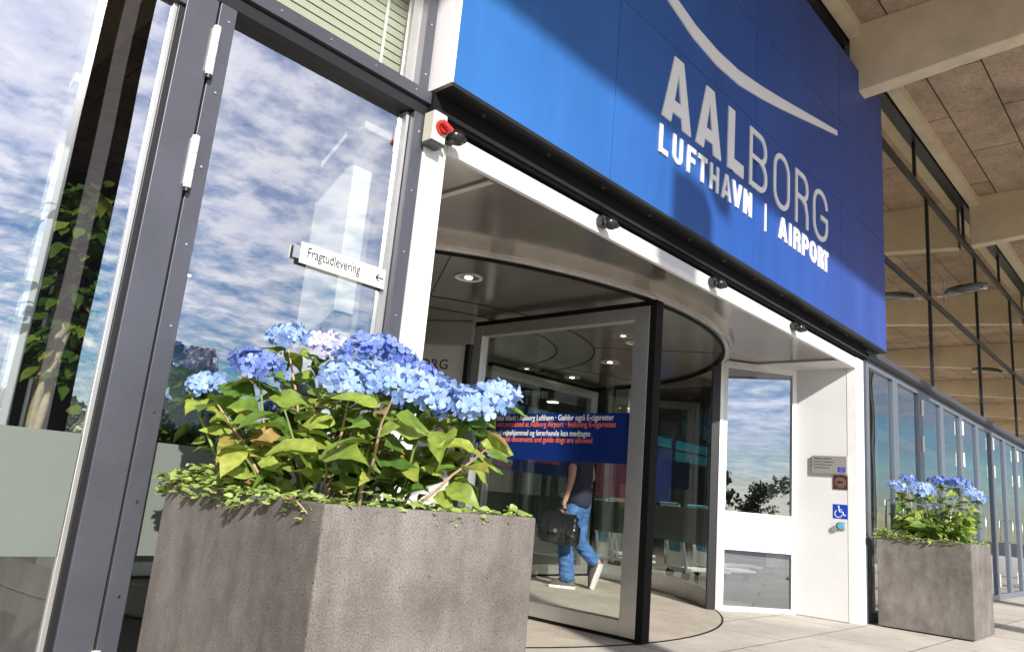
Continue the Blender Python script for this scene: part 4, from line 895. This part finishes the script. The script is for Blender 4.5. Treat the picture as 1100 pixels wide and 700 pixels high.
# ------------------------------------------------------------------ trolleys, boards and plant inside
tr0 = None
TR = [(10.0, 5.75, 60), (10.8, 5.75, 60), (10.0, 7.0, 60), (9.6, 7.3, 60), (12.0, 6.2, 60), (11.3, 7.8, 60)]
for i, (x, y, a_) in enumerate(TR):
    if tr0 is None:
        T = tr0 = empty('baggage_trolley', (x, y, 0), R(a_))
        mb = MB(); mb.box(-.26, .26, -.02, .02, .10, .16, Wm); mb.tube([(-.24, 0, .13), (-.24, .08, .55), (-.24, .16, 1.0), (.24, .16, 1.0), (.24, .08, .55), (.24, 0, .13)], .022, Wm, 8); mb.box(-.20, .20, -.75, -.02, .12, .15, Wm); mb.box(-.20, .20, .05, .06, .17, .62, Wm); mb.build('frame', T)
        mb = MB(); mb.box(-.14, .14, -.05, -.03, .20, .62, M_['teal'], Matrix.Rotation(R(-14), 4, 'X')); mb.build('advert_board', T)
        for (wx, wy) in ((-.22, 0), (.22, 0), (0, -.72)): mb = MB(); mb.cyl((wx-.02, wy, .06), .06, .04, M_['rubber'], 'X', 16); mb.build('wheel', T)
        mb = MB(); mb.tube([(-.26, .17, 1.02), (.26, .17, 1.02)], .02, M_['teal'], 8); mb.build('handle', T)
    else: T = copy_tree(tr0); T.location = (x, y, 0)
    tag(T, ['nearest baggage trolley behind the curved glass right of the walking person', 'baggage trolley with teal board, second behind the curved glass', 'baggage trolley with teal board seen between the door wing and the person', 'leftmost baggage trolley seen behind the person', 'baggage trolley behind the second one by the curved glass', 'rearmost baggage trolley inside the hall'][i], 'trolley', 'baggage trolleys inside the terminal')
for (x0, x1, y, z0, z1, m, lab) in ((9.6, 11.0, 7.2, 1.05, 1.75, 'maroon', 'maroon wall board inside the hall behind the curved glass'), (11.3, 12.3, 7.3, 1.05, 2.0, 'navy', 'navy board inside the hall right of the maroon board')):
    e = empty('advert_stand', ((x0+x1)/2, y, 0), 0, label=lab, cat='board'); w = (x1-x0)/2
    mb = MB(); mb.box(-w, w, -.03, .03, z0, z1, M_[m]); mb.build('board', e)
    mb = MB(); mb.box(-w, -w+.05, -.02, .02, 0, z0-.001, M_['steel']); mb.box(w-.05, w, -.02, .02, 0, z0-.001, M_['steel']); mb.build('legs', e)
icol(12.6, 12.9, 8.5, 8.8, 6.3, M_['int_light'], 'white round pillar inside the hall behind the curved glass')
icol(15.5, 15.9, 6.5, 6.9, 6.3, M_['int_light'], 'pale pillar inside behind the right hand doors, nearest')
icol(21, 21.4, 6.5, 6.9, 6.3, M_['int_light'], 'pale pillar inside behind the right hand doors, farther one')
# lit hall lamps
lp0 = None; word_ = ['nearest the curved glass', 'above the trolleys', 'behind the blue board', 'above the maroon board', 'behind the door wings', 'farthest back in the hall']
for i, (x, y) in enumerate(((10.2, 4.9), (11.6, 5.6), (13.2, 8.4), (10.2, 8.0), (8.6, 10.4), (14.5, 12))):
    if lp0 is None:
        T = lp0 = empty('hall_lamp', (x, y, 3.3))
        mb = MB(); mb.cyl((0, 0, 0), .16, .09, M_['white'], 'Z', 24, .10); mb.tube([(0, 0, .09), (0, 0, 3.0)], .006, M_['rubber'], 6); mb.build('lamp_shade', T)
        mb = MB(); mb.cyl((0, 0, -.012), .14, .010, M_['glow'], 'Z', 24); mb.build('diffuser', T)
    else: T = copy_tree(lp0); T.location = (x, y, 3.3)
    tag(T, 'lit round pendant lamp in the hall, '+word_[i], 'lamp', 'pendant lamps in the hall')
    ld = bpy.data.lights.new('lamp_light', 'SPOT'); ld.energy = 130; ld.color = (1, .92, .8); ld.shadow_soft_size = .13; ld.spot_size = R(130); ld.spot_blend = .6
    lo = bpy.data.objects.new('lamp_light', ld); COL.objects.link(lo); lo.parent = T; lo.location = (0, 0, -.03)
# indoor plant behind the left door
IP = empty('indoor_plant', (.80, 3.45, 0), 0, label='tall leafy indoor plant with braided trunk behind the left glass door', cat='plant')
rnd = random.Random(3)
for k in range(3):
    pts = []
    for i in range(26):
        t_ = i/25; a_ = t_*11+k*2.09; c = Vector((.04+.20*t_+.05*math.sin(t_*5), 0, .28+1.15*t_)); pts.append(c+Vector((math.cos(a_), math.sin(a_), 0))*.018)
    mb = MB(); mb.tube(pts, .017, M_['bark'], 7); mb.build('trunk', IP)
mb = MB(); mb.cyl((.04, 0, 0), .17, .3, M_['plaque'], 'Z', 24, .2); mb.build('pot', IP)
mb = MB()
for i in range(420):
    a_ = rnd.uniform(0, 6.28); zc = rnd.uniform(-.42, .42); rr_ = .26*math.sqrt(max(0, 1-(zc/.46)**2))*rnd.uniform(.3, 1); p = Vector((.22+rr_*math.cos(a_), rr_*math.sin(a_)*.9, 1.62+zc))
    leaf_faces(mb, p, Vector((math.cos(a_), math.sin(a_), rnd.uniform(-.8, .3))), Vector((0, -.3, 1)), rnd.uniform(.06, .11), .045, M_['leafd'] if rnd.random() < .6 else M_['leaf'], .3)
mb.build('foliage', IP, -1)

# ------------------------------------------------------------------ trees across the road (mirrored in the glass)
rnd = random.Random(40)
tk = ['leftmost', 'second', 'third', 'fourth', 'fifth', 'sixth', 'seventh', 'eighth', 'ninth', 'tenth', 'eleventh', 'twelfth', 'thirteenth', 'last']
for i in range(14):
    x = -22+6.2*i+rnd.uniform(-1.5, 1.5); y = -80+rnd.uniform(-6, 6); H = rnd.uniform(4.5, 8)
    T = empty('tree', (x, y, -.02), 0, label='%s leafy tree in the far row across the road, mirrored in the glass' % tk[i], cat='tree', group='trees across the road')
    mb = MB(); mb.tube([(0, 0, 0), (.1, 0, H*.3), (0, .1, H*.7)], [.22, .16, .06], M_['bark'], 8)
    for k in range(5): a_ = k*1.3; mb.tube([(.05, 0, H*(.3+.07*k)), (math.cos(a_)*H*.2, math.sin(a_)*H*.2, H*(.5+.07*k))], [.08, .03], M_['bark'], 6)
    mb.build('trunk', T)
    mb = MB()
    cl = [Vector((rnd.gauss(0, H*.24), rnd.gauss(0, H*.2), H*rnd.uniform(.38, .95))) for _ in range(16)]
    for c in cl:
        for q in range(90):
            p = c+rv()*H*.17*rnd.random()**.4; s_ = H*.035; u = rv(); v = rv(); mb.add([p-u*s_, p+v*s_, p+u*s_, p-v*s_], [(0, 1, 2, 3)], M_['tree'])
    mb.build('crown', T, -1)
